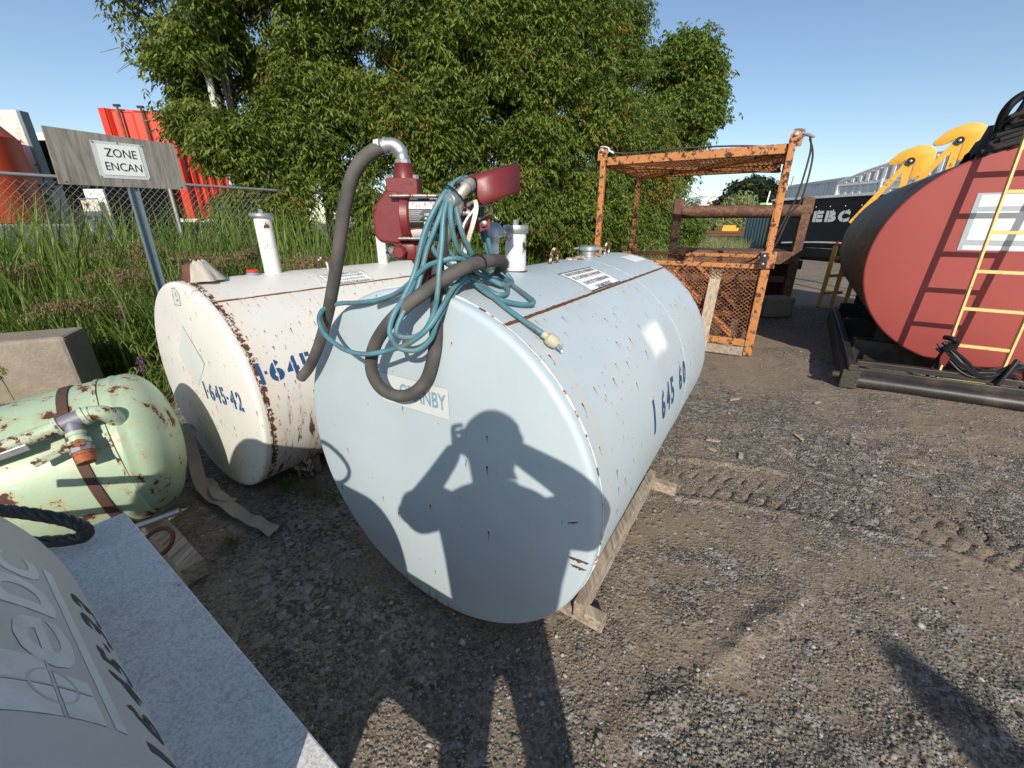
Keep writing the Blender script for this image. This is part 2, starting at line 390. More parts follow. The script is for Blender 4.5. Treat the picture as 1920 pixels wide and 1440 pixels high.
def wrap(tf, fn, step=.02, cuts=()):
    """2D mesh -> 3D verts, cut fine enough to follow a curved surface; cuts: (lo, hi) x-ranges removed (stencil bridges)"""
    v, f = tf; bm = bmesh.new(); vs = [bm.verts.new((p[0], p[1], 0)) for p in v]
    for q in f:
        try: bm.faces.new([vs[i] for i in q])
        except ValueError: pass
    ys = [p[1] for p in v]; xs = [p[0] for p in v]
    def bis(co, no): bmesh.ops.bisect_plane(bm, geom=bm.verts[:] + bm.edges[:] + bm.faces[:], plane_co=co, plane_no=no)
    if step:
        y = min(ys) + step
        while y < max(ys): bis((0, y, 0), (0, 1, 0)); y += step
    for lo, hi in cuts:
        bis((lo, 0, 0), (1, 0, 0)); bis((hi, 0, 0), (1, 0, 0))
        bmesh.ops.delete(bm, geom=[g for g in bm.faces if lo < g.calc_center_median().x < hi], context='FACES')
    bm.verts.index_update()
    V = [fn(p.co.x, p.co.y) for p in bm.verts]; F = [[p.index for p in g.verts] for g in bm.faces]; bm.free()
    return V, F
def merge_text(items): # list of (v,f)
    V = []; F = []
    for v, f in items: o = len(V); V += list(v); F += [[i + o for i in q] for q in f]
    return V, F
def rect2d(x0, y0, x1, y1): return [(x0, y0), (x1, y0), (x1, y1), (x0, y1)], [[0, 1, 2, 3]]
def frame2d(x0, y0, x1, y1, t, tb=None):
    tb = tb or t
    return merge_text([rect2d(x0, y0, x1, y0 + tb), rect2d(x0, y1 - tb, x1, y1), rect2d(x0, y0 + tb, x0 + t, y1 - tb), rect2d(x1 - t, y0 + tb, x1, y1 - tb)])
def roundrect(x0, y0, x1, y1, r, n=4):
    p = []
    for cx, cy, a in ((x1 - r, y1 - r, 0), (x0 + r, y1 - r, 90), (x0 + r, y0 + r, 180), (x1 - r, y0 + r, 270)):
        for k in range(n + 1): t = R(a + 90 * k / n); p.append((cx + r * math.cos(t), cy + r * math.sin(t)))
    return p, [list(range(len(p)))]
def put(name, VF, mat, parent): return MB().add(*VF).build(name, mat, parent, smooth=False)

class TankFrame:
    def __init__(s, c, az, R_): s.c = Vector(c); a = R(az); s.ax = Vector((math.sin(a), math.cos(a), 0)); s.sd = Vector((math.cos(a), -math.sin(a), 0)); s.R = R_
    def P(s, t, side, up): return s.c + s.ax * t + s.sd * side + Vector((0, 0, up))
    def C(s, t, deg, r=0.): a = R(deg); q = s.R + r; return s.P(t, math.sin(a) * q, math.cos(a) * q)
    def onside(s, _, off): # (s, arc metres, measured from the top) -> world; y of text = -arc
        return lambda x, y: s.C(x, math.degrees(-y / s.R), off)
    def onend(s, off, _=0): return lambda x, y: s.P(-off, x, y)

def tank_body(fr, L, root, m_side, m_end, groove=True, n=96):
    R_ = fr.R
    # shell with UV (metres along, metres down from the top)
    def shell(a, b, name, rr=R_, cuts=24):
        V = []; F = []; UV = []
        for i in range(cuts + 1):
            t = a + (b - a) * i / cuts
            for k in range(n): q = 2 * math.pi * k / n; V.append(fr.P(t, math.sin(q) * rr, math.cos(q) * rr))
        arc = lambda k: (k if k <= n / 2 else n - k) * 2 * math.pi * R_ / n
        for i in range(cuts):
            for k in range(n):
                l = (k + 1) % n; F.append((i * n + k, i * n + l, (i + 1) * n + l, (i + 1) * n + k))
                t0, t1 = a + (b - a) * i / cuts, a + (b - a) * (i + 1) / cuts
                a0, a1 = arc(k), arc(k + 1)
                UV.append(((t0, a0), (t0, a1), (t1, a1), (t1, a0)))
        return MB().add(V, F, UV).build(name, m_side, root, ang=60)
    shell(.036, L - .036, 'shell')
    def cap(t0, sgn, name):
        prof = [(0, 0), (R_ * .5, 0), (R_ - .02, 0), (R_ - .009, .003), (R_ - .002, .010), (R_, .018), (R_, .0335), (R_ - .004, .0345), (R_ - .006, .04)]
        V = []; F = []; UV = []; rows = []
        for r, h in prof:
            if r == 0: rows.append([len(V)]); V.append(fr.P(t0, 0, 0)); continue
            rows.append(list(range(len(V), len(V) + n)))
            for k in range(n): q = 2 * math.pi * k / n; V.append(fr.P(t0 + sgn * h, math.sin(q) * r, math.cos(q) * r))
        uvof = lambda p: ((Vector(p) - fr.c).dot(fr.sd) + 5, -(p[2] - fr.c.z))
        for a, b in zip(rows, rows[1:]):
            for k in range(n):
                l = (k + 1) % n
                q = (a[0], b[l], b[k]) if len(a) == 1 else (a[k], a[l], b[l], b[k])
                F.append(q); UV.append([uvof(V[i]) for i in q])
        MB().add(V, F, UV).build(name, m_end, root, ang=50)
    cap(0, 1, 'end_plate'); cap(L, -1, 'end_plate')

exec_parts = []
# ------------------------------------------------------------------ ground
def vnoise(x, y, sc, seed):
    g = np.random.RandomState(seed).rand(256, 256); X = x * sc; Y = y * sc
    i = np.floor(X).astype(int); j = np.floor(Y).astype(int); fx = X - i; fy = Y - j
    fx = fx * fx * (3 - 2 * fx); fy = fy * fy * (3 - 2 * fy)
    a = g[i % 256, j % 256]; b = g[(i + 1) % 256, j % 256]; c = g[i % 256, (j + 1) % 256]; d = g[(i + 1) % 256, (j + 1) % 256]
    return a + (b - a) * fx + (c - a) * fy + (a - b - c + d) * fx * fy - .5
TR = np.array([(.95, 2.14), (1.23, 2.07), (1.57, 1.98), (1.98, 1.79), (2.25, 1.62), (2.5, 1.43), (2.9, 1.1)])
def ground_z(x, y):
    x = np.asarray(x, float); y = np.asarray(y, float)
    r = np.sqrt(x * x + y * y); near = np.clip(1.6 - r / 14, 0, 1)
    z = vnoise(x, y, .7, 1) * .05 + vnoise(x, y, 2.6, 2) * .022
    rough = np.clip((vnoise(x, y, .9, 9) + .12) * 3 + np.clip((x - .6) * .5 - (y - .9) * .9, 0, 1), .15, 1)
    z = z + near * rough * (vnoise(x, y, 9, 3) * .012 + vnoise(x, y, 24, 4) * .010 + vnoise(x, y, 60, 5) * .005)
    # ridges thrown up by wheels, lower right
    for (ax, ay, bx, by, wd, hh) in ((.25, .72, 1.2, 1.25, .05, .022), (.5, .55, 1.9, .95, .07, .02), (1.1, 2.6, 3.6, 2.2, .12, .018), (1.3, 2.9, 4.2, 2.55, .1, .014)):
        dx, dy = bx - ax, by - ay; L = math.hypot(dx, dy); t = np.clip(((x - ax) * dx + (y - ay) * dy) / L / L, 0, 1)
        d = np.hypot(x - ax - dx * t, y - ay - dy * t) + vnoise(x, y, 5, 11) * .08
        z = z + hh * np.exp(-(d / wd) ** 2) * (.6 + vnoise(x, y, 14, 12) * 1.2)
    # tyre print
    best = np.full(x.shape, 9.); lt = np.zeros(x.shape); acc = 0
    for p, q in zip(TR, TR[1:]):
        d = q - p; L = np.hypot(*d); u = d / L; s_ = (x - p[0]) * u[0] + (y - p[1]) * u[1]; t = -(x - p[0]) * u[1] + (y - p[1]) * u[0]
        ok = (s_ > -.02) & (s_ < L + .02) & (np.abs(t) < np.abs(best)); best = np.where(ok, t, best); lt = np.where(ok, s_ + acc, lt); acc += L
    ins = np.abs(best) < .2
    ph = np.mod(lt + np.abs(np.abs(best) - .07) * .55 + vnoise(x, y, 18, 21) * .02, .088)
    gro = np.where(ph < .020, -.012, 0) + np.where((np.abs(best) > .12) & (np.mod(ph, .03) < .009), -.006, 0)
    fade = np.clip(1.35 - np.abs(lt - 1.0) * .45, 0, 1) * (.95 + vnoise(x, y, 3, 23) * .8)
    z = np.where(ins, z * .25 + (gro - .002) * fade, z)
    z = z + np.where(np.abs(np.abs(best) - .215) < .03, .008, 0)
    return z - .012
def gaxis(lo, hi, a, b, st, k):
    o = list(np.arange(a, b, st)); q = st; v = a
    while v > lo: q *= k; v -= q; o.insert(0, v)
    q = st; v = o[-1]
    while v < hi: q *= k; v += q; o.append(v)
    return np.array(o)
gx = gaxis(-700, 900, -2.4, 3.3, .0125, 1.045); gy = gaxis(-60, 1200, .45, 3.2, .0125, 1.045)
X, Yg = np.meshgrid(gx, gy, indexing='ij'); Z = ground_z(X, Yg)
far = np.clip((np.hypot(X, Yg) - 12) / 20, 0, 1); Z = Z * (1 - far)
nx, ny = X.shape; idx = np.arange(nx * ny).reshape(nx, ny)
F = np.stack([idx[:-1, :-1], idx[1:, :-1], idx[1:, 1:], idx[:-1, 1:]], -1).reshape(-1, 4)
me = bpy.data.meshes.new('ground'); me.vertices.add(nx * ny); me.vertices.foreach_set('co', np.stack([X, Yg, Z], -1).reshape(-1))
me.loops.add(F.size); me.loops.foreach_set('vertex_index', F.reshape(-1).astype(np.int32)); me.polygons.add(len(F))
me.polygons.foreach_set('loop_start', np.arange(0, F.size, 4, dtype=np.int32)); me.update(); me.validate(); me.shade_smooth()
def ground_mat():
    n = NT('packed dirt and gravel'); o = n.obj()
    big = n.noise(o, .55, 5, .6, .6); mid = n.noise(o, 4.5, 6, .65); fi = n.noise(o, 120, 4, .7)
    v = n.n('ShaderNodeTexVoronoi'); v.inputs['Scale'].default_value = 80; n.put(v.inputs['Vector'], o)
    v2 = n.n('ShaderNodeTexVoronoi'); v2.inputs['Scale'].default_value = 30; n.put(v2.inputs['Vector'], o)
    r1, g1, b1 = n.sep(v.outputs['Color']); r2, g2, b2 = n.sep(v2.outputs['Color'])
    gravel = n.mx(n.ss(r1, .1, .95), (.062, .055, .047), (.27, .232, .19)); gravel = n.mx(n.ss(r2, .75, .95), gravel, (.30, .28, .255))
    dirt = n.mx(mid, (.165, .125, .088), (.31, .24, .17))
    k = n.ss(n.ma('ADD', n.ma('MULTIPLY', big, .75), n.ma('MULTIPLY', mid, .4)), .47, .64)
    c = n.mx(n.ma('MULTIPLY', k, .85), gravel, dirt)
    c = n.mx(n.ma('MULTIPLY', n.ss(fi, .42, .70), .38), c, (.055, .045, .036))
    c = n.mx(n.ma('GREATER_THAN', n.ma('MULTIPLY', r1, g1), .90), c, (.42, .40, .37))
    h = n.ma('ADD', n.ma('MULTIPLY', n.ss(v.outputs['Distance'], .6, .0), n.ma('SUBTRACT', 1.15, k)), n.ma('ADD', n.ma('MULTIPLY', n.ss(v2.outputs['Distance'], .5, 0.), n.ma('MULTIPLY', n.ma('GREATER_THAN', r2, .6), .9)), n.ma('MULTIPLY', fi, .5)))
    n.bump(h, 1.0, .008)
    return n.fin(c, .92)
me.materials.append(ground_mat()); g_o = link('ground', me); g_o['kind'] = 'structure'

def mesh_np(name, V, Fq, mat, tint=None, parent=None, kind=None, per=None):
    """V (n,3) float, Fq (m,k) int; tint (n,3) per vertex"""
    off = parent_loc(parent) if parent else Vector((0, 0, 0)); V = V - np.array(off)
    me = bpy.data.meshes.new(name); me.vertices.add(len(V)); me.vertices.foreach_set('co', V.astype(np.float32).reshape(-1))
    k = Fq.shape[1]; me.loops.add(Fq.size); me.loops.foreach_set('vertex_index', Fq.reshape(-1).astype(np.int32)); me.polygons.add(len(Fq))
    me.polygons.foreach_set('loop_start', np.arange(0, Fq.size, k, dtype=np.int32)); me.update()
    if tint is not None:
        a = me.color_attributes.new('tint', 'FLOAT_COLOR', 'POINT')
        a.data.foreach_set('color', np.concatenate([tint, np.ones((len(V), 1))], 1).astype(np.float32).reshape(-1))
    me.materials.append(M[mat] if isinstance(mat, str) else mat)
    return link(name, me, parent, kind)

# pebbles: one low poly stone shape deformed per instance, joined
def stones(name, n, region, smin, smax, mat, seed, power=2.2, dens=None):
    rs = np.random.RandomState(seed)
    base = np.array([(0, 0, 1), (0, 0, -.6), (1, 0, .1), (.2, 1, .15), (-.9, .5, 0), (-.7, -.8, .2), (.5, -.9, 0)], float)
    tri = np.array([(0, 2, 3), (0, 3, 4), (0, 4, 5), (0, 5, 6), (0, 6, 2), (1, 3, 2), (1, 4, 3), (1, 5, 4), (1, 6, 5), (1, 2, 6)])
    x = rs.uniform(region[0], region[1], n * 4); y = rs.uniform(region[2], region[3], n * 4)
    r = np.hypot(x, y); keep = rs.rand(n * 4) < np.clip(1.6 / (r + .2), 0, 1) ** 1.1
    cl = vnoise(x, y, 1.3, 31) + vnoise(x, y, 4, 32) * .6
    keep &= rs.rand(n * 4) < np.clip(.55 + cl * 1.3, .08, 1)
    x = x[keep][:n]; y = y[keep][:n]; n = len(x)
    sz = smin + (smax - smin) * rs.rand(n) ** power
    a = rs.rand(n) * 6.283; ca, sa = np.cos(a), np.sin(a)
    sc = np.stack([sz * rs.uniform(.7, 1.3, n), sz * rs.uniform(.6, 1.1, n), sz * rs.uniform(.35, .75, n)], -1)
    P = base[None] * (1 + rs.uniform(-.25, .25, (n, 7, 3))) * sc[:, None]
    px = P[..., 0] * ca[:, None] - P[..., 1] * sa[:, None]; py = P[..., 0] * sa[:, None] + P[..., 1] * ca[:, None]
    z = ground_z(x, y); V = np.stack([px + x[:, None], py + y[:, None], P[..., 2] + (z + sc[:, 2] * .25)[:, None]], -1).reshape(-1, 3)
    Fq = (tri[None] + (np.arange(n) * 7)[:, None, None]).reshape(-1, 3)
    t = np.repeat(rs.rand(n, 3), 7, 0); return mesh_np(name, V, Fq, mat, t, kind='stuff')
def stone_mat(name, a, b, c_):
    n = NT(name); q = n.n('ShaderNodeVertexColor', layer_name='tint'); r, g, bb = n.sep(q.outputs[0])
    c = n.mx(r, a, b); c = n.mx(n.ss(g, .88, .92), c, c_); c = n.mx(n.ma('MULTIPLY', n.noise(n.obj(), 90, 3), .4), c, (.1, .085, .065))
    return n.fin(c, .85)
M['stone'] = stone_mat('crushed grey stone', (.075, .068, .060), (.25, .225, .19), (.40, .37, .33))
M['stone2'] = stone_mat('loose larger stones', (.10, .095, .09), (.26, .24, .21), (.40, .38, .34))
tag(stones('gravel', 95000, (-2.6, 5.6, .35, 6.2), .0026, .0068, 'stone', 1), 'fine crushed gravel strewn over the packed dirt yard', 'gravel', kind='stuff')
tag(stones('loose_stones', 2600, (-2.4, 4.6, .4, 4.8), .007, .017, 'stone2', 2, 3.2), 'larger loose grey stones lying on the gravel yard', 'stones', kind='stuff')

# wood chips on the gravel
chips = [(1.95, 3.3, .06), (2.05, 2.6, .045), (1.42, 2.55, .05), (1.5, 2.33, .05), (1.35, 2.42, .03), (2.6, 3.2, .05)]
for i, (x, y, l) in enumerate(chips):
    z = float(ground_z(x, y)) + .008
    a = i * 1.3 + .3
    tag(MB().prism([(-l, -.012), (l * .7, -.015), (l, .004), (l * .2, .014), (-l * .8, .009)], .006, lambda p, q, d, x=x, y=y, z=z, a=a: Vector((x + p * math.cos(a) - q * math.sin(a), y + p * math.sin(a) + q * math.cos(a), z + d))).build('wood_chip', 'plank2', smooth=False),
        ['pale wood splinter nearest the orange basket foot', 'pale splinter lying on open gravel right of the blue tank', 'wood splinter beside the start of the tyre print', 'wood splinter just above the tyre print', 'smallest splinter near the tyre print', 'thin splinter in front of the dark timber skid'][i], 'wood chip', 'wood splinters on the gravel')

# ------------------------------------------------------------------ blue tank
BT = TankFrame((-.291, 1.19, .64), 31.74, .61)
bt = thing('fuel_tank', (-.291, 1.19, 0), 'pale blue grey fuel tank with a red pump on top and faded maker plate', 'fuel tank', 'horizontal steel tanks')
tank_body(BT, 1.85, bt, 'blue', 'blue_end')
def long_seam(fr, s0, s1, deg, root, mat='rustmetal', rr=.0035):
    MB().tube([fr.C(s0 + (s1 - s0) * i / 30, deg, .0005 + .0012 * math.sin(i * 2.7)) for i in range(31)], [rr * (1 + .4 * math.sin(i * 1.9)) for i in range(31)], 6).build('weld_seam', mat, root)
def ring_seam(fr, s, root, mat='rustmetal', rr=.003, n=140, gap=None):
    pts = [fr.C(s, 360 * i / n, .0003) for i in range(n)]
    MB().tube(pts, [rr * (.75 + .55 * math.sin(i * 2.3) ** 2 * (1 + math.sin(i * .37))) for i in range(n)], 6, closed=True).build('weld_seam', mat, root)
long_seam(BT, .04, 1.81, 29.2, bt); ring_seam(BT, .0375, bt, 'pipe_blue', rr=.0026)
MB().tube([BT.C(1.21, -100 + i * 5, 0) for i in range(45)], .0012, 5).build('weld_seam', 'blue_plain', bt)
# maker plate and lettering
def scar(x0, y0, x1, y1, w_, seed):
    q = random.Random(seed); n = 14; up_ = []; lo_ = []
    for i in range(n + 1):
        t = i / n; x, y = x0 + (x1 - x0) * t, y0 + (y1 - y0) * t; e = min(1, 4 * t, 4 * (1 - t)); up_.append((x, y + w_ * .35 * e * q.uniform(.4, 1))); lo_.append((x, y - w_ * e * q.uniform(.3, 1)))
    return up_ + lo_[::-1], [list(range(2 * n + 2))]
put('rust_scar', wrap(scar(.520, .014, .556, .032, .006, 1), BT.onend(.0008), 0), 'rustmetal', bt)
put('rust_scar', wrap(scar(.527, -.100, .596, -.094, .012, 2), BT.onend(.0008), 0), 'rustmetal', bt)
put('rust_scar', wrap(scar(.535, -.124, .590, -.122, .010, 3), BT.onend(.0008), 0), 'rustmetal', bt)
put('scratch', wrap(scar(.50, .062, .545, .098, .0012, 4), BT.onend(.0008), 0), 'label_white', bt)
put('maker_plate', wrap(roundrect(-.173, .224, .120, .327, .012), BT.onend(.0012), 0), 'plate', bt)
put('maker_plate_edge', wrap(merge_text([rect2d(-.165, .3265, .112, .3278), rect2d(-.165, .2232, .112, .2245), rect2d(-.1738, .235, -.1725, .318), rect2d(.1195, .235, .1208, .318)]), BT.onend(.0018), 0), 'letter_faded', bt)
put('lettering', wrap(text_fit('GRANBY', -.085, .110, .252, .306, bold=.02), BT.onend(.0024), 0), 'letter_faded', bt)
# side stencil:  1  645  60
def stencil(parts, fn, root, mat='letter_blue', gapw=.006, bold=.035):
    for ch, x0, x1, y0, y1 in parts:
        tf = text_fit(ch, x0, x1, y0, y1, bold=bold); c = (x0 + x1) / 2
        a, b = wrap(tf, fn, .02, () if ch in '1-' else ((c - gapw / 2, c + gapw / 2),))
        put('stencil_digit' if ch != '-' else 'stencil_dash', (a, b), mat, root)
yb = -.905
stencil([('1', .585, .607, yb - .01, yb + .125), ('6', .705, .762, yb - .005, yb + .118), ('4', .790, .850, yb, yb + .120), ('5', .872, .928, yb, yb + .120), ('6', 1.04, 1.10, yb + .005, yb + .122), ('0', 1.13, 1.19, yb + .005, yb + .122)], BT.onside(0, .0015), bt)
def sticker(fr, s0, s1, a0, a1, lines, root, fat=.006):
    """a0..a1 arc metres down from the top"""
    fn = fr.onside(0, .0012); fn2 = fr.onside(0, .0020)
    put('sticker', wrap(rect2d(s0, -a1, s1, -a0), fn, .02), 'label_white', root)
    put('sticker_border', wrap(frame2d(s0, -a1, s1, -a0, .0025, fat), fn2, .02), 'black', root)
    H = (a1 - a0 - 2 * fat); n = len(lines); V = []
    for i, (t, wd) in enumerate(lines):
        yc = -a0 - fat - H * (i + .62) / n - (0.004 if i >= n / 2 else -.004); c = (s0 + s1) / 2; hw = (s1 - s0) * wd / 2; h = H / n * .30
        V.append(wrap(text_fit(t, c - hw, c + hw, yc - h, yc + h, bold=.01, res=2), fn2, .02))
    put('sticker_print', merge_text(V), 'black', root)
sticker(BT, .672, 1.018, .142, .302, [('NE PAS SOULEVER LE RESERVOIR', .84), ("S'IL CONTIENT DU PRODUIT", .86), ('DO NOT LIFT THE RESERVOIR WHEN', .76), ('CONTAINING PRODUCT', .5)], bt)
put('sticker', wrap(rect2d(1.56, -.20, 1.78, -.105), BT.onside(0, .0012), .02), 'label_white', bt)
def lug(fr, s, root, rr=.035, mat='white_rust', deg=0):
    c = fr.C(s, deg, -.002); p = [c + fr.ax * (rr * math.cos(R(t))) + Vector((0, 0, max(0, 1.9 * rr * math.sin(R(t))))) for t in range(0, 181, 15)]
    MB().tube(p, .0065, 8).build('lifting_lug', mat, root)
lug(BT, .92, bt); lug(BT, .18 + 1.45, bt)
# filler pipe with grey lid
def capped_pipe(base, h, r, root, mat, capm='galv', capr=1.35, tall=.022, nub=True):
    b = Vector(base)
    p = MB().cyl(b - Vector((0, 0, .03)), b + Vector((0, 0, h)), r, n=28).build('filler_pipe', mat, root)
    MB().lathe([(r * 1.0, -.002), (r * 1.25, .001), (r * 1.1, .006), (r, .008)], b, (0, 0, 1)).build('weld_seam', 'rustmetal', root)
    t = b + Vector((0, 0, h)); cr = r * capr
    c = MB().lathe([(0, -.006), (cr * .93, -.006), (cr, 0), (cr, tall * .75), (cr * .95, tall), (0, tall)], t, (0, 0, 1), 32).build('pipe_cap', capm, root)
    if nub: MB().lathe([(0, 0), (.011, 0), (.011, .018), (.009, .02), (0, .02)], t + Vector((0, 0, tall)), (0, 0, 1), 6).build('cap_nut', capm, root)
capped_pipe((.014, 1.665, 1.245), .150, .040, bt, 'pipe_blue', capr=1.22)
# mushroom vent behind the pump
b = Vector((-.068, 1.60, 1.24))
MB().cyl(b, b + Vector((0, 0, .13)), .019, n=20).build('vent_pipe', 'pipe_blue', bt)
MB().lathe([(0, .19), (.012, .188), (.028, .178), (.037, .160), (.040, .142), (.036, .138), (.030, .142), (.022, .13), (.022, .115), (0, .11)], b, (0, 0, 1), 28).build('vent_cap', 'galv', bt)
# cam lock coupling at the far end
b = BT.C(1.42, -3, -.005)
MB().lathe([(.05, 0), (.05, .014), (.036, .018), (.036, .034), (.052, .04), (.052, .058), (.044, .064), (0, .064)], b, (0, 0, 1), 28).build('coupling', 'galv', bt)
for sg in (-1, 1): MB().bar(b + BT.sd * .05 * sg + Vector((0, 0, .05)), b + BT.sd * .085 * sg + Vector((0, 0, .046)), .014, .010).build('coupling_ear', 'galv', bt)
MB().lathe([(.075, -.002), (.072, .006), (.05, .009)], b, (0, 0, 1), 28).build('flange', 'white_rust', bt)
MB().lathe([(.055, -.004), (.050, .006), (0, .008)], BT.C(1.22, -2, 0), (0, 0, 1), 24).build('bung', 'white_rust', bt)
# riser flange under the pump
rb = Vector((-.26, 1.262, 1.247))
MB().lathe([(.045, -.004), (.042, .004), (.026, .008), (.026, .02), (.018, .022), (.018, .05)], rb, (0, 0, 1), 24).build('riser_flange', 'rustmetal', bt)

# planks wedged under the blue tank
def board(name, p0, p1, w_, h, mat, label, up=(0, 0, 1), group=None, cat='plank'):
    return tag(MB().bar(p0, p1, w_, h, up, bev=.003).build(name, mat, smooth=False), label, cat, group)
board('skid_plank', (.245, 1.115, .075), (.80, 1.995, .075), .038, .085, 'plank', 'long weathered plank chocking the right side of the blue grey tank', group='timbers under the tanks')
board('timber_block', (.10, 1.265, .028), (.345, 1.105, .028), .05, .055, 'plank', 'short cut timber end sticking out beside the lower right rim of the blue grey tank', group='timbers under the tanks')
board('timber_block', (.66, 2.09, .028), (.92, 1.93, .028), .05, .055, 'plank', 'far timber block under the long weathered plank', group='timbers under the tanks')

# ------------------------------------------------------------------ white tank
WT = TankFrame((-1.651, 2.045, .585), 33.9, .571)
wt = thing('fuel_tank', (-1.651, 2.045, 0), 'white horizontal fuel tank streaked with rust with blue stencilled numbers on its end', 'fuel tank', 'horizontal steel tanks')
tank_body(WT, 2.14, wt, 'white', 'white_end')
long_seam(WT, .04, 2.1, 29.9, wt); ring_seam(WT, .0375, wt, 'white_rust', rr=.0022)
MB().tube([WT.C(.62, -100 + i * 5, 0) for i in range(45)], .0012, 5).build('weld_seam', 'white_plain', wt)
def tilt_on_end(fr, x0, y0, ang, off):
    c, s_ = math.cos(ang), math.sin(ang); return lambda x, y: fr.P(-off, x0 + x * c - y * s_, y0 + x * s_ + y * c)
fn = tilt_on_end(WT, 0.0, -.045, .07, .0015)
stencil([('1', .0, .018, 0, .10), ('-', .03, .045, .04, .055), ('6', .06, .115, 0, .10), ('4', .128, .185, 0, .10), ('5', .198, .25, 0, .10), ('-', .262, .282, .04, .055), ('4', .30, .36, 0, .10), ('2', .375, .43, 0, .10)], fn, wt)
stencil([('1', .052, .068, -.760, -.655), ('-', .078, .090, -.715, -.700), ('6', .098, .165, -.762, -.657), ('4', .182, .242, -.765, -.660), ('5', .256, .315, -.765, -.660), ('-', .33, .345, -.715, -.700), ('4', .36, .42, -.765, -.660), ('2', .435, .495, -.765, -.660)], WT.onside(0, .0015), wt)
sticker(WT, .655, .965, .155, .285, [('SUIVRE LES REGLEMENTS LOCAUX', .82), ('POUR LES DISTANCES DU BATIMENT', .86), ('FOLLOW LOCAL REGULATIONS', .74), ('FOR DISTANCES FROM BUILDING', .84)], wt, .003)
put('decal', wrap(([(-.045, .35), (-.225, .175), (-.085, 0.0), (.10, .171)], [[0, 1, 2, 3]]), WT.onend(.0010), 0), 'plate', wt)
put('decal_edge', wrap(([(-.047, .352), (.102, .171), (.100, .168), (-.047, .348)], [[0, 1, 2, 3]]), WT.onend(.0016), 0), 'letter_dark', wt)
put('decal_edge', wrap(([(.102, .171), (-.083, -.002), (-.081, .001), (.100, .171)], [[3, 2, 1, 0]]), WT.onend(.0017), 0), 'letter_dark', wt)
put('data_plate', wrap(([(-.043, .54), (.0, .545), (.030, .515), (.014, .459), (-.069, .453)], [[0, 1, 2, 3, 4]]), WT.onend(.0012), 0), 'plate', wt)
put('data_plate_print', wrap(merge_text([([(-.043, .54), (.0, .545), (0, .5425), (-.043, .5375)], [[0, 1, 2, 3]]), ([(0, .545), (.03, .515), (.0285, .513), (-.001, .5425)], [[0, 1, 2, 3]]), ([(.03, .515), (.014, .459), (.0125, .460), (.0285, .515)], [[0, 1, 2, 3]]), ([(.014, .459), (-.069, .453), (-.069, .455), (.014, .461)], [[0, 1, 2, 3]]), ([(-.043, .54), (-.069, .453), (-.067, .453), (-.041, .54)], [[0, 1, 2, 3]]), rect2d(-.015, .50, -.009, .52), rect2d(-.02, .478, -.006, .487)]), WT.onend(.0018), 0), 'letter_dark', wt)
capped_pipe((-1.385, 2.455, 1.145), .315, .044, wt, 'pipe_white', capr=1.42, tall=.016)
capped_pipe((-.930, 3.08, 1.145), .25, .033, wt, 'pipe_white', capr=1.5, tall=.016)
lug(WT, .80, wt); lug(WT, 1.55, wt)
b = WT.C(.09, 3, -.004)
MB().lathe([(.060, 0), (.052, .006), (.052, .045), (.049, .068), (.040, .082), (.022, .092), (0, .095)], b, (0, 0, 1), 28).build('pipe_dome', 'rustmetal', wt)
b = WT.C(.365, 1.5, 0)
MB().lathe([(.032, -.002), (.034, .008), (.027, .010), (.027, .024), (.022, .028), (0, .028)], b, (0, 0, 1), 20).build('bung_base', 'letter_faded', wt)
MB().lathe([(.0272, .014), (.0295, .016), (.0295, .026), (.024, .030), (0, .031)], b, (0, 0, 1), 20).build('bung_cap', 'contred', wt)
# rag draped behind the dome
rg = MB(); c0 = WT.C(.09, 3, 0); pts = []; nu, nv = 22, 9; V = []
for i in range(nu):
    a = R(-40 + 260 * i / (nu - 1))
    for j in range(nv):
        t = j / (nv - 1); rr = .030 + .03 * math.sin(min(1, t * 1.5) * 1.5) + .05 * t * t + .010 * math.sin(i * 1.9) * t
        z = .098 - .10 * t ** 1.6 + .006 * math.sin(i * 2.3 + j)
        V.append(c0 + WT.ax * (rr * math.sin(a) + .012) + WT.sd * rr * math.cos(a) * -1 + Vector((0, 0, max(.004, z))))
Fv = [(i * nv + j, (i + 1) * nv + j, (i + 1) * nv + j + 1, i * nv + j + 1) for i in range(nu - 1) for j in range(nv - 1)]
tag(MB().add(V, Fv).build('rag', 'rag', ang=80), 'dirty grey rag draped over the brown dome on the white tank', 'rag')

# white steel chock and timber wedge between the two tanks
q = thing('steel_bracket', (-1.2, 2.1, 0), 'white steel channel with rust runs wedged between the white and blue grey tanks', 'bracket')
MB().bar((-1.245, 2.12, -.01), (-1.215, 2.02, .20), .085, .012, (0, 1, 0)).build('web', 'white_rust', q, smooth=False)
for sx in (-1, 1): MB().bar((-1.245 + sx * .043, 2.13 - .01 * sx, -.01), (-1.215 + sx * .043, 2.03 - .01 * sx, .20), .008, .045, (0, 1, 0)).build('channel_flange', 'white_rust', q, smooth=False)
board('timber_wedge', (-1.42, 2.27, .06), (-1.20, 2.13, .055), .10, .11, 'concrete', 'grey mottled block under the far side of the white tank', cat='block')

# ------------------------------------------------------------------ pump
pm = thing('transfer_pump', (-.26, 1.26, 1.25), 'dark red electric fuel pump with black and white label standing on the blue grey tank', 'fuel pump')
yc = 1.265
def XZ(x, z, y=1.22): return Vector((x, y, z))
# riser
MB().tube([(-.262, 1.262, 1.25), (-.262, 1.262, 1.30)], .017, 20).build('riser_pipe', 'pumpred', pm)
MB().lathe([(.017, 0), (.026, .002), (.028, .014), (.028, .055), (.024, .060), (.018, .062)], (-.262, 1.262, 1.285), (0, 0, 1), 8).build('swivel_coupling', 'pumpred', pm)
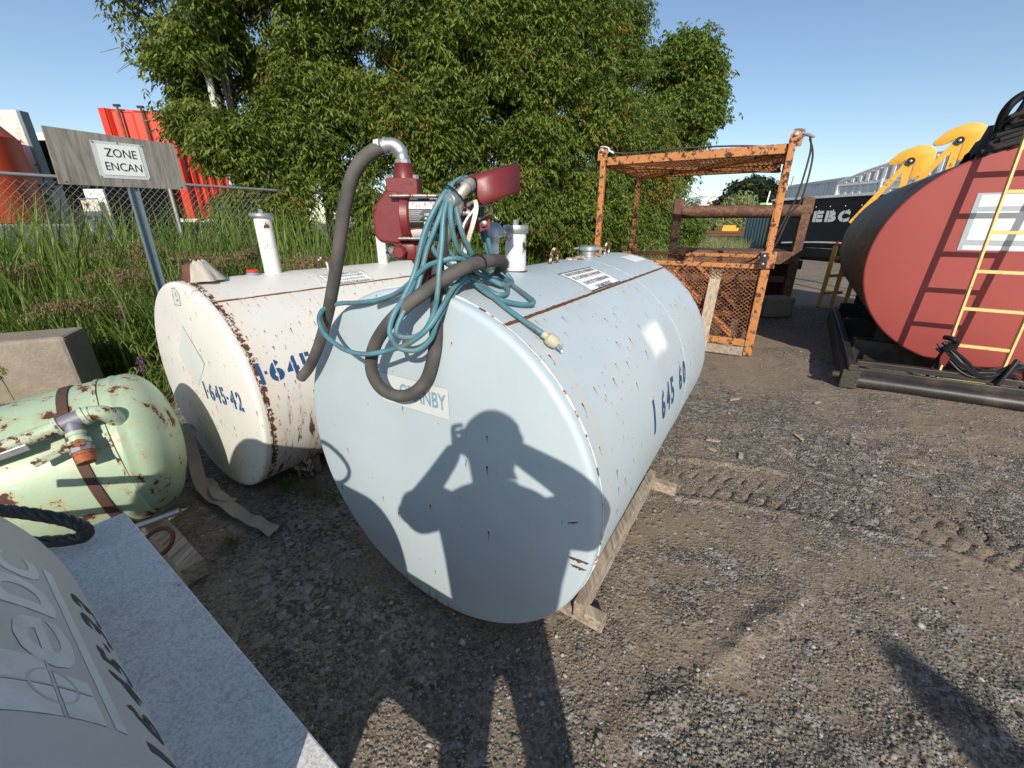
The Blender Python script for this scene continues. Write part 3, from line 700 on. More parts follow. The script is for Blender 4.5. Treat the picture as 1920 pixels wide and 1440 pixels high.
# gear housing: chamfered octagon prism
poly = [(-.343, 1.505), (-.372, 1.472), (-.384, 1.440), (-.384, 1.392), (-.370, 1.374), (-.318, 1.368), (-.300, 1.385), (-.296, 1.440), (-.300, 1.490), (-.312, 1.506)]
MB().prism(poly, .105, lambda x, z, d: Vector((x, 1.215 + d, z))).build('gear_housing', 'pumpred', pm, ang=20, bevel=.0075)
MB().prism([(-.340, 1.49), (-.340, 1.532), (-.334, 1.538), (-.262, 1.538), (-.256, 1.532), (-.256, 1.495), (-.262, 1.487)], .075, lambda x, z, d: Vector((x, 1.225 + d, z))).build('outlet_block', 'pumpred', pm, ang=20, bevel=.002)
MB().lathe([(.028, 0), (.027, .004), (.024, .035), (.025, .037), (.025, .040), (.018, .041)], (-.298, yc, 1.536), (0, 0, 1), 24).build('outlet_neck', 'pumpred', pm)
for sx in (-1, 1): MB().lathe([(.009, -.002), (.009, .007), (.007, .009), (0, .009)], (-.298 + sx * .036, 1.245, 1.538), (0, 0, 1), 6).build('bolt', 'galv', pm)
put('cast_mark', wrap(text_fit('TUTHILL', -.292, -.266, 1.522, 1.528), lambda x, z: Vector((x, 1.2235, z)), 0), 'pumpred', pm)
# motor cylinder
mc = Vector((-.30, yc, 1.437))
MB().lathe([(.0, 0), (.068, 0), (.070, .006), (.066, .014), (.063, .016), (.063, .120), (.066, .122), (.066, .132), (.060, .138), (0, .140)], mc, (1, 0, 0), 48).build('motor', 'pumpgloss', pm)
MB().lathe([(.066, 0), (.076, .004), (.072, .022), (.064, .028)], mc - Vector((.006, 0, 0)), (1, 0, 0), 40).build('motor_collar', 'pumpred', pm)
def onmotor(x, z):   # x: world x, z: arc from the front (up positive)
    a = z / .0635; return Vector((x, yc - .0637 * math.cos(a), mc.z + .0637 * math.sin(a)))
def onm(off): return lambda x, z: Vector((x, yc - (.0635 + off) * math.cos(z / .0635), mc.z + (.0635 + off) * math.sin(z / .0635)))
put('pump_label', wrap(rect2d(-.282, -.055, -.196, .060), onm(.0008), .006), 'black', pm)
put('pump_label_band', wrap(rect2d(-.282, .024, -.196, .046), onm(.0012), .006), 'label_white', pm)
M['print_red'] = simple('red print', (.45, .012, .04), .4, var=.05); M['print_grey'] = simple('grey print', (.35, .35, .36), .4, var=.05)
put('pump_label_title', wrap(text_fit('FILL-RITE', -.272, -.208, .029, .042, bold=.012, shear=.3, spacing=1.15), onm(.0016), .006), 'print_red', pm)
put('pump_label_print', merge_text([wrap(text_fit('FR700V', -.277, -.255, .0495, .0545, bold=.02), onm(.0014), 0), wrap(text_fit('FR700', -.225, -.200, .0490, .0560, bold=.02, shear=.3), onm(.0014), 0),
    wrap(text_fit('115V AC', -.236, -.206, .006, .012, bold=.02), onm(.0014), 0), wrap(text_fit('PUMP', -.236, -.216, -.004, .002, bold=.02), onm(.0014), 0),
    wrap(text_fit('20', -.240, -.212, -.030, -.008, bold=.03), onm(.0014), .006), wrap(text_fit('GPM', -.208, -.199, -.015, -.010, bold=.02), onm(.0014), 0)]), 'label_white', pm)
put('pump_label_print', merge_text([wrap(rect2d(-.280, .018 - i * .0045, -.242 - (i % 3) * .004, .0195 - i * .0045), onm(.0014), 0) for i in range(7)]), 'print_grey', pm)
sw = [(-.282 + .086 * t, -.028 - .018 * t * t + .006 * math.sin(3.1 * t)) for t in [i / 8 for i in range(9)]]
put('pump_label_swoosh', wrap((sw + [(-.196, -.052), (-.282, -.052)], [list(range(11))]), onm(.0014), .006), 'label_white', pm)
put('pump_label_swoosh_edge', wrap((sw + [(x, z - .003) for x, z in sw[::-1]], [list(range(18))]), onm(.0018), .006), 'print_red', pm)
# tie rods
MB().cyl((-.325, 1.2, 1.492), (-.185, 1.2, 1.492), .0052, n=12).build('tie_rod', 'steelrod', pm)
MB().cyl((-.312, 1.2, 1.385), (-.180, 1.2, 1.385), .0052, n=12).build('tie_rod', 'steelrod', pm)
MB().cyl((-.330, 1.33, 1.492), (-.185, 1.33, 1.492), .0052, n=12).build('tie_rod', 'steelrod', pm)
# lower casting
MB().box((-.300, 1.262, 1.350), (.055, .085, .050), bev=.008).build('inlet_casting', 'pumpred', pm)
MB().box((-.262, 1.262, 1.343), (.055, .075, .060), bev=.010).build('inlet_casting', 'pumpred', pm)
MB().lathe([(0, .028), (.014, .028), (.019, .022), (.020, 0), (0, -.01)], (-.315, 1.222, 1.348), (0, -1, 0), 8, ).build('inlet_plug', 'pumpred', pm)
MB().lathe([(.011, 0), (.016, .002), (.016, .018), (.010, .022), (.010, .03)], (-.336, 1.25, 1.352), (-.6, -.7, -.35), 12).build('conduit_fitting', 'galv', pm)
MB().cyl((-.228, 1.235, 1.345), (-.200, 1.215, 1.345), .020, n=20).build('strainer_cap', 'pumpred', pm)
# switch housing at the right end
MB().box((-.140, 1.275, 1.435), (.045, .09, .105), bev=.01).build('switch_box', 'pumpred', pm)
# nozzle boot: bent red sheet
def sheet(name, path, w0, w1, th, mat, root):
    """path: list of (p_near, p_far) edge pairs; thin folded sheet"""
    V = []; F_ = []
    for a, b_ in path: V += [Vector(a), Vector(b_)]
    o = MB().add(V, [(2 * i, 2 * i + 1, 2 * i + 3, 2 * i + 2) for i in range(len(path) - 1)]).build(name, mat, root, ang=50)
    so = o.modifiers.new('thickness', 'SOLIDIFY'); so.thickness = th; so.offset = 0
    return o
sheet('nozzle_boot', [((-.154, 1.235, 1.487), (-.120, 1.36, 1.50)), ((-.157, 1.235, 1.526), (-.120, 1.36, 1.536)), ((-.150, 1.232, 1.533), (-.110, 1.36, 1.545)), ((-.104, 1.228, 1.540), (.010, 1.34, 1.585)), ((-.096, 1.221, 1.537), (.018, 1.330, 1.580)), ((-.093, 1.217, 1.528), (.021, 1.326, 1.570)), ((-.094, 1.214, 1.492), (.022, 1.320, 1.530)), ((-.087, 1.214, 1.478), (.024, 1.318, 1.514)), ((-.078, 1.214, 1.470), (.020, 1.316, 1.508))], 0, 0, .004, 'pumpred', pm)
MB().lathe([(.012, 0), (.012, .003), (.009, .006), (0, .007)], (-.123, 1.255, 1.537), (0, 0, 1), 16).build('boot_screw', 'galv', pm)
sheet('boot_bracket', [((-.122, 1.30, 1.470), (-.122, 1.34, 1.470)), ((-.060, 1.29, 1.475), (-.060, 1.33, 1.475)), ((-.064, 1.285, 1.452), (-.064, 1.33, 1.452)), ((-.118, 1.285, 1.424), (-.118, 1.33, 1.424))], 0, 0, .006, 'castalu', pm)
MB().prism([(-.118, 1.424), (-.066, 1.448), (-.064, 1.412), (-.108, 1.396)], .006, lambda x, z, d: Vector((x, 1.30 + d, z))).build('boot_bracket', 'pumpred', pm)
MB().lathe([(.009, 0), (.009, .006), (.005, .008), (0, .010)], (-.082, 1.295, 1.424), (0, -1, 0), 6).build('bolt', 'galv', pm)
# elbow and hose clamp at the top
el = spline([(-.298, 1.265, 1.574), (-.298, 1.265, 1.590), (-.303, 1.266, 1.607), (-.318, 1.267, 1.619), (-.338, 1.268, 1.620), (-.352, 1.268, 1.616)], 5)
MB().tube(el, [.0165] * 8 + [.0185] * (len(el) - 8), 20).build('elbow', 'galv', pm)
MB().lathe([(.019, 0), (.022, .002), (.022, .010), (.019, .012)], el[0], (0, 0, 1), 8).build('elbow_nut', 'galv', pm)

# nozzle
nz = thing('fuel_nozzle', (-.16, 1.20, 1.33), 'cast aluminium dispensing nozzle hanging head up under the red boot beside the pump', 'nozzle')
MB().lathe([(0, 0), (.006, 0), (.008, .003), (.016, .003), (.0185, .006), (.0185, .03), (.017, .04), (0, .042)], (-.165, 1.155, 1.478), (.45, .85, .05), 28).build('nozzle_head', 'galv', nz)
MB().tube(spline([(-.150, 1.19, 1.480), (-.150, 1.195, 1.462), (-.163, 1.20, 1.440), (-.178, 1.205, 1.405), (-.192, 1.21, 1.370), (-.200, 1.215, 1.335)], 4), [.021, .021, .021, .021, .020, .020, .019, .019, .018, .018, .018, .0175, .017, .017, .017, .016, .0165, .0165, .0165, .0165, .0165], 22).build('nozzle_body', 'castalu', nz)
for i in range(3): MB().lathe([(.0185, 0), (.0205, .001), (.0205, .002), (.0185, .003)], (-.166 - i * .0035, 1.201 + i * .001, 1.432 - i * .008), (.28, 0, 1), 22).build('grip_ring', 'castalu', nz)
MB().tube(spline([(-.150, 1.20, 1.482), (-.138, 1.205, 1.497), (-.124, 1.215, 1.514), (-.112, 1.235, 1.524)], 4), .0165, 20).build('nozzle_neck', 'castalu', nz)
MB().lathe([(.0172, 0), (.0195, .002), (.0195, .007), (.0172, .009)], (-.122, 1.217, 1.516), (.5, .5, .55), 22).build('neck_ring', 'galv', nz)
MB().tube(spline([(-.120, 1.22, 1.470), (-.104, 1.215, 1.478), (-.100, 1.205, 1.462), (-.118, 1.195, 1.440), (-.132, 1.19, 1.415), (-.133, 1.188, 1.385), (-.140, 1.19, 1.350)], 4), .0045, 8).build('lever_guard', 'galv', nz)
lv = MB(); pts_l = spline([(-.098, 1.195, 1.482), (-.095, 1.195, 1.462), (-.106, 1.19, 1.420), (-.122, 1.19, 1.375), (-.134, 1.19, 1.335)], 4)
for a, b_ in zip(pts_l, pts_l[1:]): lv.bar(a, b_, .011, .014, (0, 1, 0))
lv.build('lever', 'plank2' if 0 else 'castalu', nz)
MB().tube(spline([(-.14, 1.21, 1.45), (-.125, 1.21, 1.452), (-.115, 1.212, 1.448)], 3), .009, 12).build('spout_stub', 'castalu', nz)

# hoses
hA = [(-.352,1.268,1.616),(-.374,1.260,1.605),(-.404,1.255,1.584),(-.433,1.250,1.547),(-.459,1.250,1.491),(-.486,1.260,1.422),(-.515,1.270,1.334),(-.554,1.290,1.238),(-.604,1.320,1.131),(-.665,1.360,1.029),(-.730,1.400,.942),(-.778,1.420,.894)]
ho = thing('suction_hose', (-.35, 1.268, 1.25), 'thick dark hose arching from the pump top past the left rim of the blue tank', 'hose', 'rubber hoses on the pump')
MB().tube(spline(hA, 8), .0185, 18).build('hose_tube', 'hose', ho)
MB().tube([Vector((-.352, 1.268, 1.616)) + Vector((-.003 + .014 * i, 0, .003 * i)) * .9 for i in (-1, 0)], .0205, 20).build('hose_clamp', 'label_white', ho)
MB().tube([(-.344, 1.268, 1.619), (-.337, 1.268, 1.620)], .0215, 20).build('hose_clamp', 'galv', ho)
hB = [(-.217,1.260,1.330),(-.215,1.220,1.285),(-.208,1.150,1.229),(-.210,1.120,1.161),(-.221,1.120,1.084),(-.251,1.130,.999),(-.297,1.140,.950),(-.349,1.150,.936),(-.398,1.160,.956),(-.420,1.160,1.013),(-.400,1.140,1.085),(-.353,1.120,1.153),(-.286,1.100,1.216),(-.225,1.100,1.259),(-.170,1.120,1.293),(-.116,1.160,1.318),(-.069,1.220,1.324),(-.036,1.300,1.318),(-.030,1.370,1.300),(-.060,1.410,1.285),(-.11,1.39,1.30),(-.16,1.33,1.32)]
hb = thing('delivery_hose', (-.22, 1.2, 1.0), 'grey braided fuel hose looped in front of the blue tank end below the pump', 'hose', 'rubber hoses on the pump')
MB().tube(spline(hB, 8), .0185, 18).build('hose_tube', 'hose', hb)
MB().tube([(-.094 + .024 * math.cos(t) , 1.178 - .006 * math.sin(t), 1.318 + .028 * math.sin(t)) for t in [i * .5236 for i in range(12)]], .0022, 6, closed=True).build('cable_tie', 'tie', hb)

# teal extension cord: one long jacket in several loops
cd = thing('extension_cord', (-.2, 1.15, 1.25), 'dirty teal extension cord tied in drooping loops over the red pump', 'extension cord')
loops = {
 'c1': [(-.157,1.200,1.521),(-.187,1.170,1.481),(-.218,1.160,1.422),(-.241,1.150,1.363),(-.255,1.150,1.315),(-.273,1.120,1.256),(-.305,1.075,1.211),(-.321,1.060,1.170),(-.319,1.055,1.144),(-.303,1.060,1.113),(-.259,1.065,1.105),(-.220,1.075,1.133),(-.200,1.080,1.180),(-.177,1.120,1.220),(-.147,1.180,1.262),(-.118,1.250,1.275),(-.083,1.320,1.270)],
 'c2': [(-.160,1.200,1.517),(-.178,1.170,1.468),(-.204,1.155,1.409),(-.228,1.150,1.356),(-.256,1.130,1.261),(-.286,1.090,1.209),(-.306,1.070,1.165),(-.302,1.070,1.143),(-.267,1.075,1.139),(-.233,1.075,1.158),(-.208,1.085,1.202),(-.195,1.085,1.252),(-.188,1.100,1.318),(-.182,1.120,1.371),(-.175,1.145,1.448),(-.156,1.190,1.520)],
 'c3': [(-.155,1.200,1.521),(-.158,1.140,1.448),(-.153,1.140,1.397),(-.144,1.160,1.356),(-.120,1.200,1.332),(-.098,1.280,1.300),(-.075,1.40,1.268),(-.046,1.461,1.259),(-.009,1.365,1.244),(.025,1.309,1.227),(.064,1.238,1.207),(.047,1.217,1.200),(-.008,1.182,1.213),(-.061,1.188,1.231),(-.108,1.24,1.258),(-.13,1.26,1.285),(-.17,1.24,1.31)],
 'c4': [(-.410,1.220,1.209),(-.334,1.180,1.236),(-.280,1.140,1.271),(-.231,1.130,1.315),(-.178,1.120,1.334),(-.137,1.140,1.336),(-.113,1.200,1.312),(-.100,1.26,1.285),(-.07,1.33,1.262),(-.017,1.299,1.238),(-.019,1.237,1.228),(-.047,1.214,1.232),(-.089,1.255,1.252),(-.114,1.27,1.275),(-.15,1.25,1.30)],
 'c5': [(-.231,1.130,1.315),(-.275,1.180,1.266),(-.354,1.230,1.223),(-.453,1.270,1.198),(-.547,1.300,1.188),(-.592,1.290,1.173),(-.594,1.250,1.150),(-.564,1.200,1.122),(-.521,1.160,1.101),(-.466,1.120,1.087),(-.406,1.095,1.085),(-.339,1.085,1.099),(-.275,1.060,1.126),(-.221,1.055,1.167),(-.186,1.085,1.216),(-.160,1.140,1.260),(-.13,1.2,1.285)],
 'c6': [(-.156,1.210,1.523),(-.147,1.170,1.462),(-.131,1.160,1.396),(-.112,1.190,1.339),(-.141,1.230,1.317),(-.181,1.220,1.352),(-.207,1.190,1.395),(-.218,1.170,1.374),(-.201,1.170,1.339),(-.166,1.190,1.310),(-.13,1.23,1.29)],
 'c7': [(-.157,1.200,1.521),(-.135,1.23,1.536),(-.117,1.260,1.538),(-.097,1.33,1.527),(-.087,1.350,1.440),(-.072,1.360,1.360),(-.055,1.38,1.31),(-.010,1.38,1.262),(.0,1.35,1.245),(-.030,1.30,1.246),(-.066,1.300,1.262),(-.12,1.28,1.285)],
 'c8': [(-.150,1.215,1.522),(-.127,1.25,1.532),(-.105,1.34,1.515),(-.098,1.37,1.42),(-.075,1.38,1.33),(-.06,1.40,1.28),(-.10,1.36,1.27)],
 'c9': [(-.162,1.195,1.518),(-.196,1.165,1.468),(-.231,1.150,1.400),(-.262,1.135,1.300),(-.292,1.10,1.235),(-.312,1.085,1.205)],
}
jk = MB()
for k, p in loops.items(): jk.tube(spline(p, 7), .0071, 10)
jk.tube(spline([(-.13,1.24,1.285),(-.10,1.24,1.262),(-.087,1.235,1.248),(-.045,1.172,1.223),(.007,1.121,1.192),(.065,1.083,1.160),(.085,1.078,1.147)], 7), .0071, 10)
jk.build('cord_jacket', 'cord', cd)
pd = Vector((.124 - .079, 1.071 - 1.08, 1.114 - 1.148)).normalized(); p0 = Vector((.082, 1.079, 1.149))
MB().lathe([(.008, 0), (.010, .002), (.010, .010), (.009, .013), (.011, .015), (.0175, .020), (.0185, .034), (.015, .046), (.0135, .050), (0, .050)], p0, pd, 20).build('plug', 'plug', cd)
sdv = pd.cross(Vector((0, 0, 1))).normalized()
for k in (-1, 1): MB().bar(p0 + pd * .049 + sdv * .0055 * k, p0 + pd * .068 + sdv * .0055 * k, .0016, .006, sdv.cross(pd)).build('plug_pin', 'galv', cd, smooth=False)
MB().cyl(p0 + pd * .049 - Vector((0, 0, .007)), p0 + pd * .070 - Vector((0, 0, .007)), .0023, n=8).build('plug_pin', 'galv', cd)
MB().tube([(-.157 + .020 * math.cos(t), 1.197 + .013 * math.sin(t), 1.515 + .004 * math.cos(t)) for t in [i * .5236 for i in range(12)]], .0028, 6, closed=True).build('cable_tie', 'tie', cd)
MB().tube([(-.150, 1.195, 1.522), (-.120, 1.20, 1.545), (-.08, 1.21, 1.575)], [.0015, .0012, .0008], 5).build('cable_tie_tail', 'tie', cd)
MB().tube([(-.152 + .03 * math.cos(t), 1.185 + .02 * math.sin(t), 1.487 + .030 * math.cos(t + 2.4)) for t in [i * .4488 for i in range(14)]], .0025, 6, closed=True).build('cable_tie', 'tie', cd)
# ------------------------------------------------------------------ orange basket
cg = thing('steel_basket', (2.74, 4.51, 0), 'rusty orange steel work basket with expanded mesh sides and roof standing behind the blue tank', 'work basket')
cu_, cw = Vector((-.866, .5, 0)), Vector((.5, .866, 0)); CO = Vector((2.74, 4.51, 0)); W, D, H, T = 1.97, 1.78, 2.15, .075
def cgp(a, b, z): return CO + cu_ * a + cw * b + Vector((0, 0, z))
def cbar(name, p, q, w_=T, h_=T, up=(0, 0, 1), mat='cageorange', bev=.006): return MB().bar(cgp(*p), cgp(*q), w_, h_, up, bev=bev).build(name, mat, cg, smooth=False)
for a, b in ((.04, .04), (W - .04, .04), (W - .04, D - .04), (.04, D - .04)):
    cbar('lower_post', (a, b, .0), (a, b, 1.02), .085, .085, cu_)
    cbar('upper_post', (a, b, 1.0), (a, b, H - .02), .062, .062, cu_)
for z, nm, t in ((.14, 'bottom_rail', .08), (.985, 'middle_rail', .05), (H - .05, 'roof_rail', .085)):
    for p, q in (((.09, .04), (W - .09, .04)), ((.09, D - .04), (W - .09, D - .04)), ((.04, .09), (.04, D - .09)), ((W - .04, .09), (W - .04, D - .09))):
        cbar(nm, (*p, z), (*q, z), t * .7, t)
cbar('roof_brace', (.1, .1, H - .09), (W - .1, D - .1, H - .09), .07, .05); cbar('roof_brace', (W - .1, .1, H - .1), (.1, D - .1, H - .1), .07, .03)
cbar('roof_rail', (.1, D * .5, H - .085), (W - .1, D * .5, H - .085), .09, .03)
for (a0, z0, a1, z1) in ((.22, .19, 1.02, .93), (1.72, .19, 1.02, .93)):
    cbar('side_brace', (a0, .06, z0), (a1, .06, z1), .05, .05, cw)
    cbar('side_brace', (a0, D - .07, z0), (a1, D - .07, z1), .05, .05, cw)
def emesh(name, o, u, v, w_, h_, nrm, cell=.042, asp=.62, t=.0052, mat='meshrust', root=cg):
    """expanded metal: zig zag strands, real strips"""
    o, u, v, nrm = Vector(o), Vector(u).normalized(), Vector(v).normalized(), Vector(nrm).normalized(); mb = MB()
    cx = cell * asp; nxn = int(w_ / cx); nyn = int(h_ / (cell / 2))
    V = []; Fq = []
    for i in range(nxn + 1):
        base = len(V); x0 = i * cx
        for j in range(nyn + 1):
            x = x0 + (cx * .46 if j % 2 else -cx * .46) * (1 if i % 2 == 0 else -1); y = j * cell / 2
            x = min(max(x, 0), w_); d = .003 * (1 if j % 2 else -1)
            c = o + u * x + v * y + nrm * d
            V += [c - u * t + nrm * t * .6, c + u * t + nrm * t * .6, c + u * t - nrm * t * .6, c - u * t - nrm * t * .6]
        for j in range(nyn):
            a = base + j * 4
            for k in range(4): l = (k + 1) % 4; Fq.append((a + k, a + l, a + 4 + l, a + 4 + k))
    o_ = mb.add(V, Fq).build(name, mat, root, smooth=False); o_['kind'] = 'stuff'; return o_
emesh('expanded_mesh', cgp(.08, .03, .17), cu_, (0, 0, 1), W - .16, .80, cw)
emesh('expanded_mesh', cgp(.08, D - .03, .17), cu_, (0, 0, 1), W - .16, .80, cw)
emesh('expanded_mesh', cgp(.03, .08, .17), cw, (0, 0, 1), D - .16, .80, cu_)
emesh('expanded_mesh', cgp(W - .03, .08, .17), cw, (0, 0, 1), D - .16, .80, cu_)
emesh('expanded_mesh', cgp(.04, .04, H - .005), cu_, cw, W - .08, D - .08, (0, 0, 1))
for a, b in ((.04, .0), (W - .04, .0), (W - .04, D - .02)):
    h_ = MB(); h_.box(cgp(a, b - .01, 1.06), (.15, .05, .17), Matrix((cu_, cw, Vector((0, 0, 1)))).transposed(), .008)
    ho_ = h_.build('hinge_clamp', 'cageorange', cg, smooth=False)
    pl_ = MB().box(cgp(a + .035, b - .038, 1.06), (.075, .012, .15), Matrix((cu_, cw, Vector((0, 0, 1)))).transposed(), .004).build('hinge_plate', 'skid', cg, smooth=False)
    for z in (1.02, 1.10): MB().lathe([(.014, 0), (.013, .008), (0, .014)], cgp(a + .035, b - .044, z), -cw, 12).build('bolt', 'galv', cg)
def shackle(a, b, sgn, yaw):
    c = cgp(a, b, H + .055)
    MB().prism([(-.055, -.07), (.055, -.07), (.055, .03), (.03, .062), (-.03, .062), (-.055, .03)], .02, lambda x, z, d: c + cu_ * x + Vector((0, 0, z - .02)) + cw * (d - .01)).build('lifting_plate', 'cageorange', cg, smooth=False)
    dx = (cu_ * math.cos(yaw) + cw * math.sin(yaw)) * sgn
    p = [c + dx * (-.01 + .085 * math.sin(R(t))) * 1.0 + Vector((0, 0, .012 + .040 * math.cos(R(t)))) - cw * .0 for t in range(0, 181, 15)]
    MB().tube([c + Vector((0, 0, .052)) - dx * .03] + p + [c + Vector((0, 0, -.028)) - dx * .03], .010, 10).build('shackle', 'galv', cg)
    MB().lathe([(0, 0), (.020, 0), (.020, .020), (.012, .024), (.012, .04), (0, .04)], c + dx * -.01 + Vector((0, 0, .012)), -cw, 10).build('shackle_pin', 'galv', cg)
    MB().tube([c + dx * .06 + Vector((0, 0, .01)), c + dx * .11 + Vector((0, 0, -.012)), c + dx * .15 + Vector((0, 0, -.03))], [.014, .014, .009], 10).build('ferrule', 'galv', cg)
shackle(.02, .02, -1, .3); shackle(W - .03, .02, -1, -.2)
MB().tube(spline([cgp(-.09, -.01, H + .03), cgp(-.12, .02, H - .10), cgp(-.10, .04, H - .45), cgp(-.06, .06, 1.55), cgp(.03, .09, 1.25), cgp(.16, .12, 1.06), cgp(.30, .15, 1.0)], 8), .009, 8).build('wire_sling', 'wire', cg)
MB().tube(spline([cgp(-.09, 0, H + .02), cgp(-.15, .03, H - .15), cgp(-.14, .05, H - .5), cgp(-.07, .07, 1.5), cgp(.0, .09, 1.2), cgp(.12, .12, 1.03)], 8), .009, 8).build('wire_sling', 'wire', cg)
MB().tube(spline([cgp(W - .17, .0, H + .03), cgp(W - .4, .05, H + .02), cgp(W * .5, .1, H + .035), cgp(.5, .2, H + .03), cgp(.2, .4, H + .02)], 6), .009, 8).build('wire_sling', 'wire', cg)
for a in (.25, W / 2, W - .25): MB().bar(cgp(a, -.0, .055), cgp(a, D, .055), .09, .09, bev=.004).build('runner', 'plank', cg, smooth=False)
MB().bar(cgp(.09, -.03, .05), cgp(W - .05, -.03, .05), .04, .10, bev=.004).build('front_board', 'plank', cg, smooth=False)
MB().box(cgp(W * .45, D * .55, H - .025), (.16, .11, .003), Matrix((cu_, cw, Vector((0, 0, 1)))).transposed()).build('paper_tag', 'label_white', cg, smooth=False)
board('leaning_plank', (2.20, 4.62, .05), (2.335, 4.83, .93), .038, .115, 'plank2', 'pale plank leaning upright against the mesh side of the orange basket', (-.866, .5, 0))

# ------------------------------------------------------------------ brown skip frame behind the basket
sk = thing('steel_skip', (3.7, 7.1, 0), 'dark brown rusted steel skip with round top bar behind the orange basket', 'skip')
sa, sb = Vector((4.60, 6.98, 0)), Vector((2.83, 7.60, 0)); su = (sb - sa).normalized(); sw_ = Vector((-su.y, su.x, 0)) * -1
if sw_.y < 0: sw_ = -sw_
def skp(a, b, z): return sa + su * a + sw_ * b + Vector((0, 0, z))
LW = (sb - sa).length
for nm, a in (('post', 0.), ('post', LW)):
    MB().bar(skp(a, 0, .0), skp(a, 0, 1.56), .15, .13, su, bev=.01).build(nm, 'brown', sk, smooth=False)
    MB().bar(skp(a, .0, 1.54), skp(a, .02, 1.80), .16, .17, su, bev=.025).build('post_head', 'brown', sk, smooth=False)
MB().cyl(skp(.06, 0, 1.60), skp(LW - .06, 0, 1.60), .098, n=28).build('top_bar', 'brown', sk)
def sbox(name, a0, a1, b0, b1, z0, z1, mat='brown'):
    return MB().box(skp((a0 + a1) / 2, (b0 + b1) / 2, (z0 + z1) / 2), (abs(a1 - a0), abs(b1 - b0), abs(z1 - z0)), Matrix((su, sw_, Vector((0, 0, 1)))).transposed(), .008).build(name, mat, sk, smooth=False)
sbox('deck', .06, LW - .06, -.10, .85, .93, .99); sbox('front_panel', .08, LW - .08, -.13, -.10, .80, .98); sbox('side_panel', .02, .055, .06, 1.2, .15, .93); sbox('side_panel', LW - .05, LW - .01, .06, 1.2, .15, .93)
sbox('back_panel', .02, LW, 1.2, 1.24, .0, .95); sbox('floor_panel', .02, LW, .0, 1.2, .10, .15); sbox('cross_beam', .08, LW - .08, -.05, .05, .50, .60); sbox('cross_beam', .08, LW - .08, -.05, .05, .10, .2)
sbox('catch_block', -.13, -.075, -.02, .08, .72, .86, 'skid')
rbx = MB(); rbx.box(skp(.2, -.35, .16), (.45, .3, .32), None, .03)
tag(rbx.build('concrete_lump', 'concrete', smooth=False), 'grey concrete lump in the dark under the brown skip', 'block')

# ------------------------------------------------------------------ red tank on its skid
RT = TankFrame((4.171, 3.609, 1.103), 34.0, .918)
rt = thing('large_tank', (4.171, 3.609, 0), 'large dull red horizontal tank with a white placard behind a yellow ladder', 'storage tank', 'horizontal steel tanks')
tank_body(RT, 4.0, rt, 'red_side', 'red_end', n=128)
put('placard', wrap(merge_text([rect2d(-.32, .10, .36, .555)]), RT.onend(.003), 0), 'letter_faded', rt)
M['placard_grey'] = simple('grey placard face', (.38, .43, .48), .4, var=.12, scale=5); bpy.data.objects['placard'].data.materials[0] = M['placard_grey']
put('placard_panel', merge_text([wrap(rect2d(-.29, .45, .34, .54), RT.onend(.0045), 0), wrap(rect2d(-.285, .185, .34, .41), RT.onend(.0045), 0), wrap(rect2d(-.29, .108, .34, .14), RT.onend(.0045), 0)]), 'label_white', rt)
sd_ = thing('tank_skid', (3.9, 3.6, 0), 'black steel and timber skid under the large red tank', 'skid')
MB().bar((3.10, 3.53, .085), (4.95, 6.27, .085), .13, .17, bev=.012).build('timber_runner', 'timber', sd_, smooth=False)
MB().bar((3.10, 3.53, .20), (4.95, 6.27, .20), .06, .05, bev=.006).build('runner_rail', 'skid', sd_, smooth=False)
MB().cyl((3.20, 3.575, .062), (5.10, 2.47, .062), .058, n=24).build('front_pipe', 'skid', sd_)
MB().bar((3.24, 3.65, .09), (5.14, 2.545, .09), .04, .14, bev=.004).build('front_beam', 'skid', sd_, smooth=False)
MB().bar((3.28, 3.72, .19), (5.19, 2.60, .19), .07, .05, bev=.004).build('deck_angle', 'skid', sd_, smooth=False)
for t in (.35, 1.6, 2.9): MB().bar(RT.P(t, -.78, -.95), RT.P(t, .9, -.95), .12, .22, bev=.008).build('saddle_beam', 'skid', sd_, smooth=False)
for t in (.35, 2.9):
    for sgn in (-1, 1): MB().prism([(-.0, 0), (sgn * .62, 0), (sgn * .62, .38), (sgn * .40, .14), (sgn * .15, .02)][:: 1], .03, lambda x, z, d, t=t: RT.P(t + d, x, z - .94)).build('saddle_plate', 'skid', sd_, smooth=False)
MB().lathe([(0, 0), (.03, 0), (.03, .05), (0, .06)], (3.05, 3.60, .11), (-.82, .57, 0), 12).build('runner_bolt', 'skid', sd_)
# ladder
ld = thing('ladder', tuple(RT.P(-.28, -.02, -1.0)), 'pale yellow steel ladder standing in front of the large red tank end', 'ladder')
def lp(side, z, off=-.28): return RT.P(off, side, z)
def lad(z): t = (z + 1.04) / 1.99; return -.36 + .14 * t, -.215 - .015 * t, .145 + .03 * t
for k in (1, 2):
    A0, A1 = lad(-1.06), lad(1.35); MB().bar(lp(A0[k], -1.06, A0[0]), lp(A1[k], 1.35, A1[0]), .016, .050, RT.ax, bev=.002).build('side_rail', 'yellowlad', ld, smooth=False)
for z in (-.965, -.66, -.352, -.05, .25, .547, .85, 1.15):
    off, x0, x1 = lad(z)
    MB().bar(lp(x0 + .008, z, off), lp(x1 - .008, z, off), .036, .024, (0, 0, 1), bev=.003).build('rung', 'yellowlad', ld, smooth=False)
    g = MB()
    for i in range(22):
        g.box(lp(x0 + .02 + i * .0155, z + .0145, off - .012), (.006, .010, .006), None)
    o = g.build('rung_teeth', 'yellowlad', ld, smooth=False); o['kind'] = 'stuff'
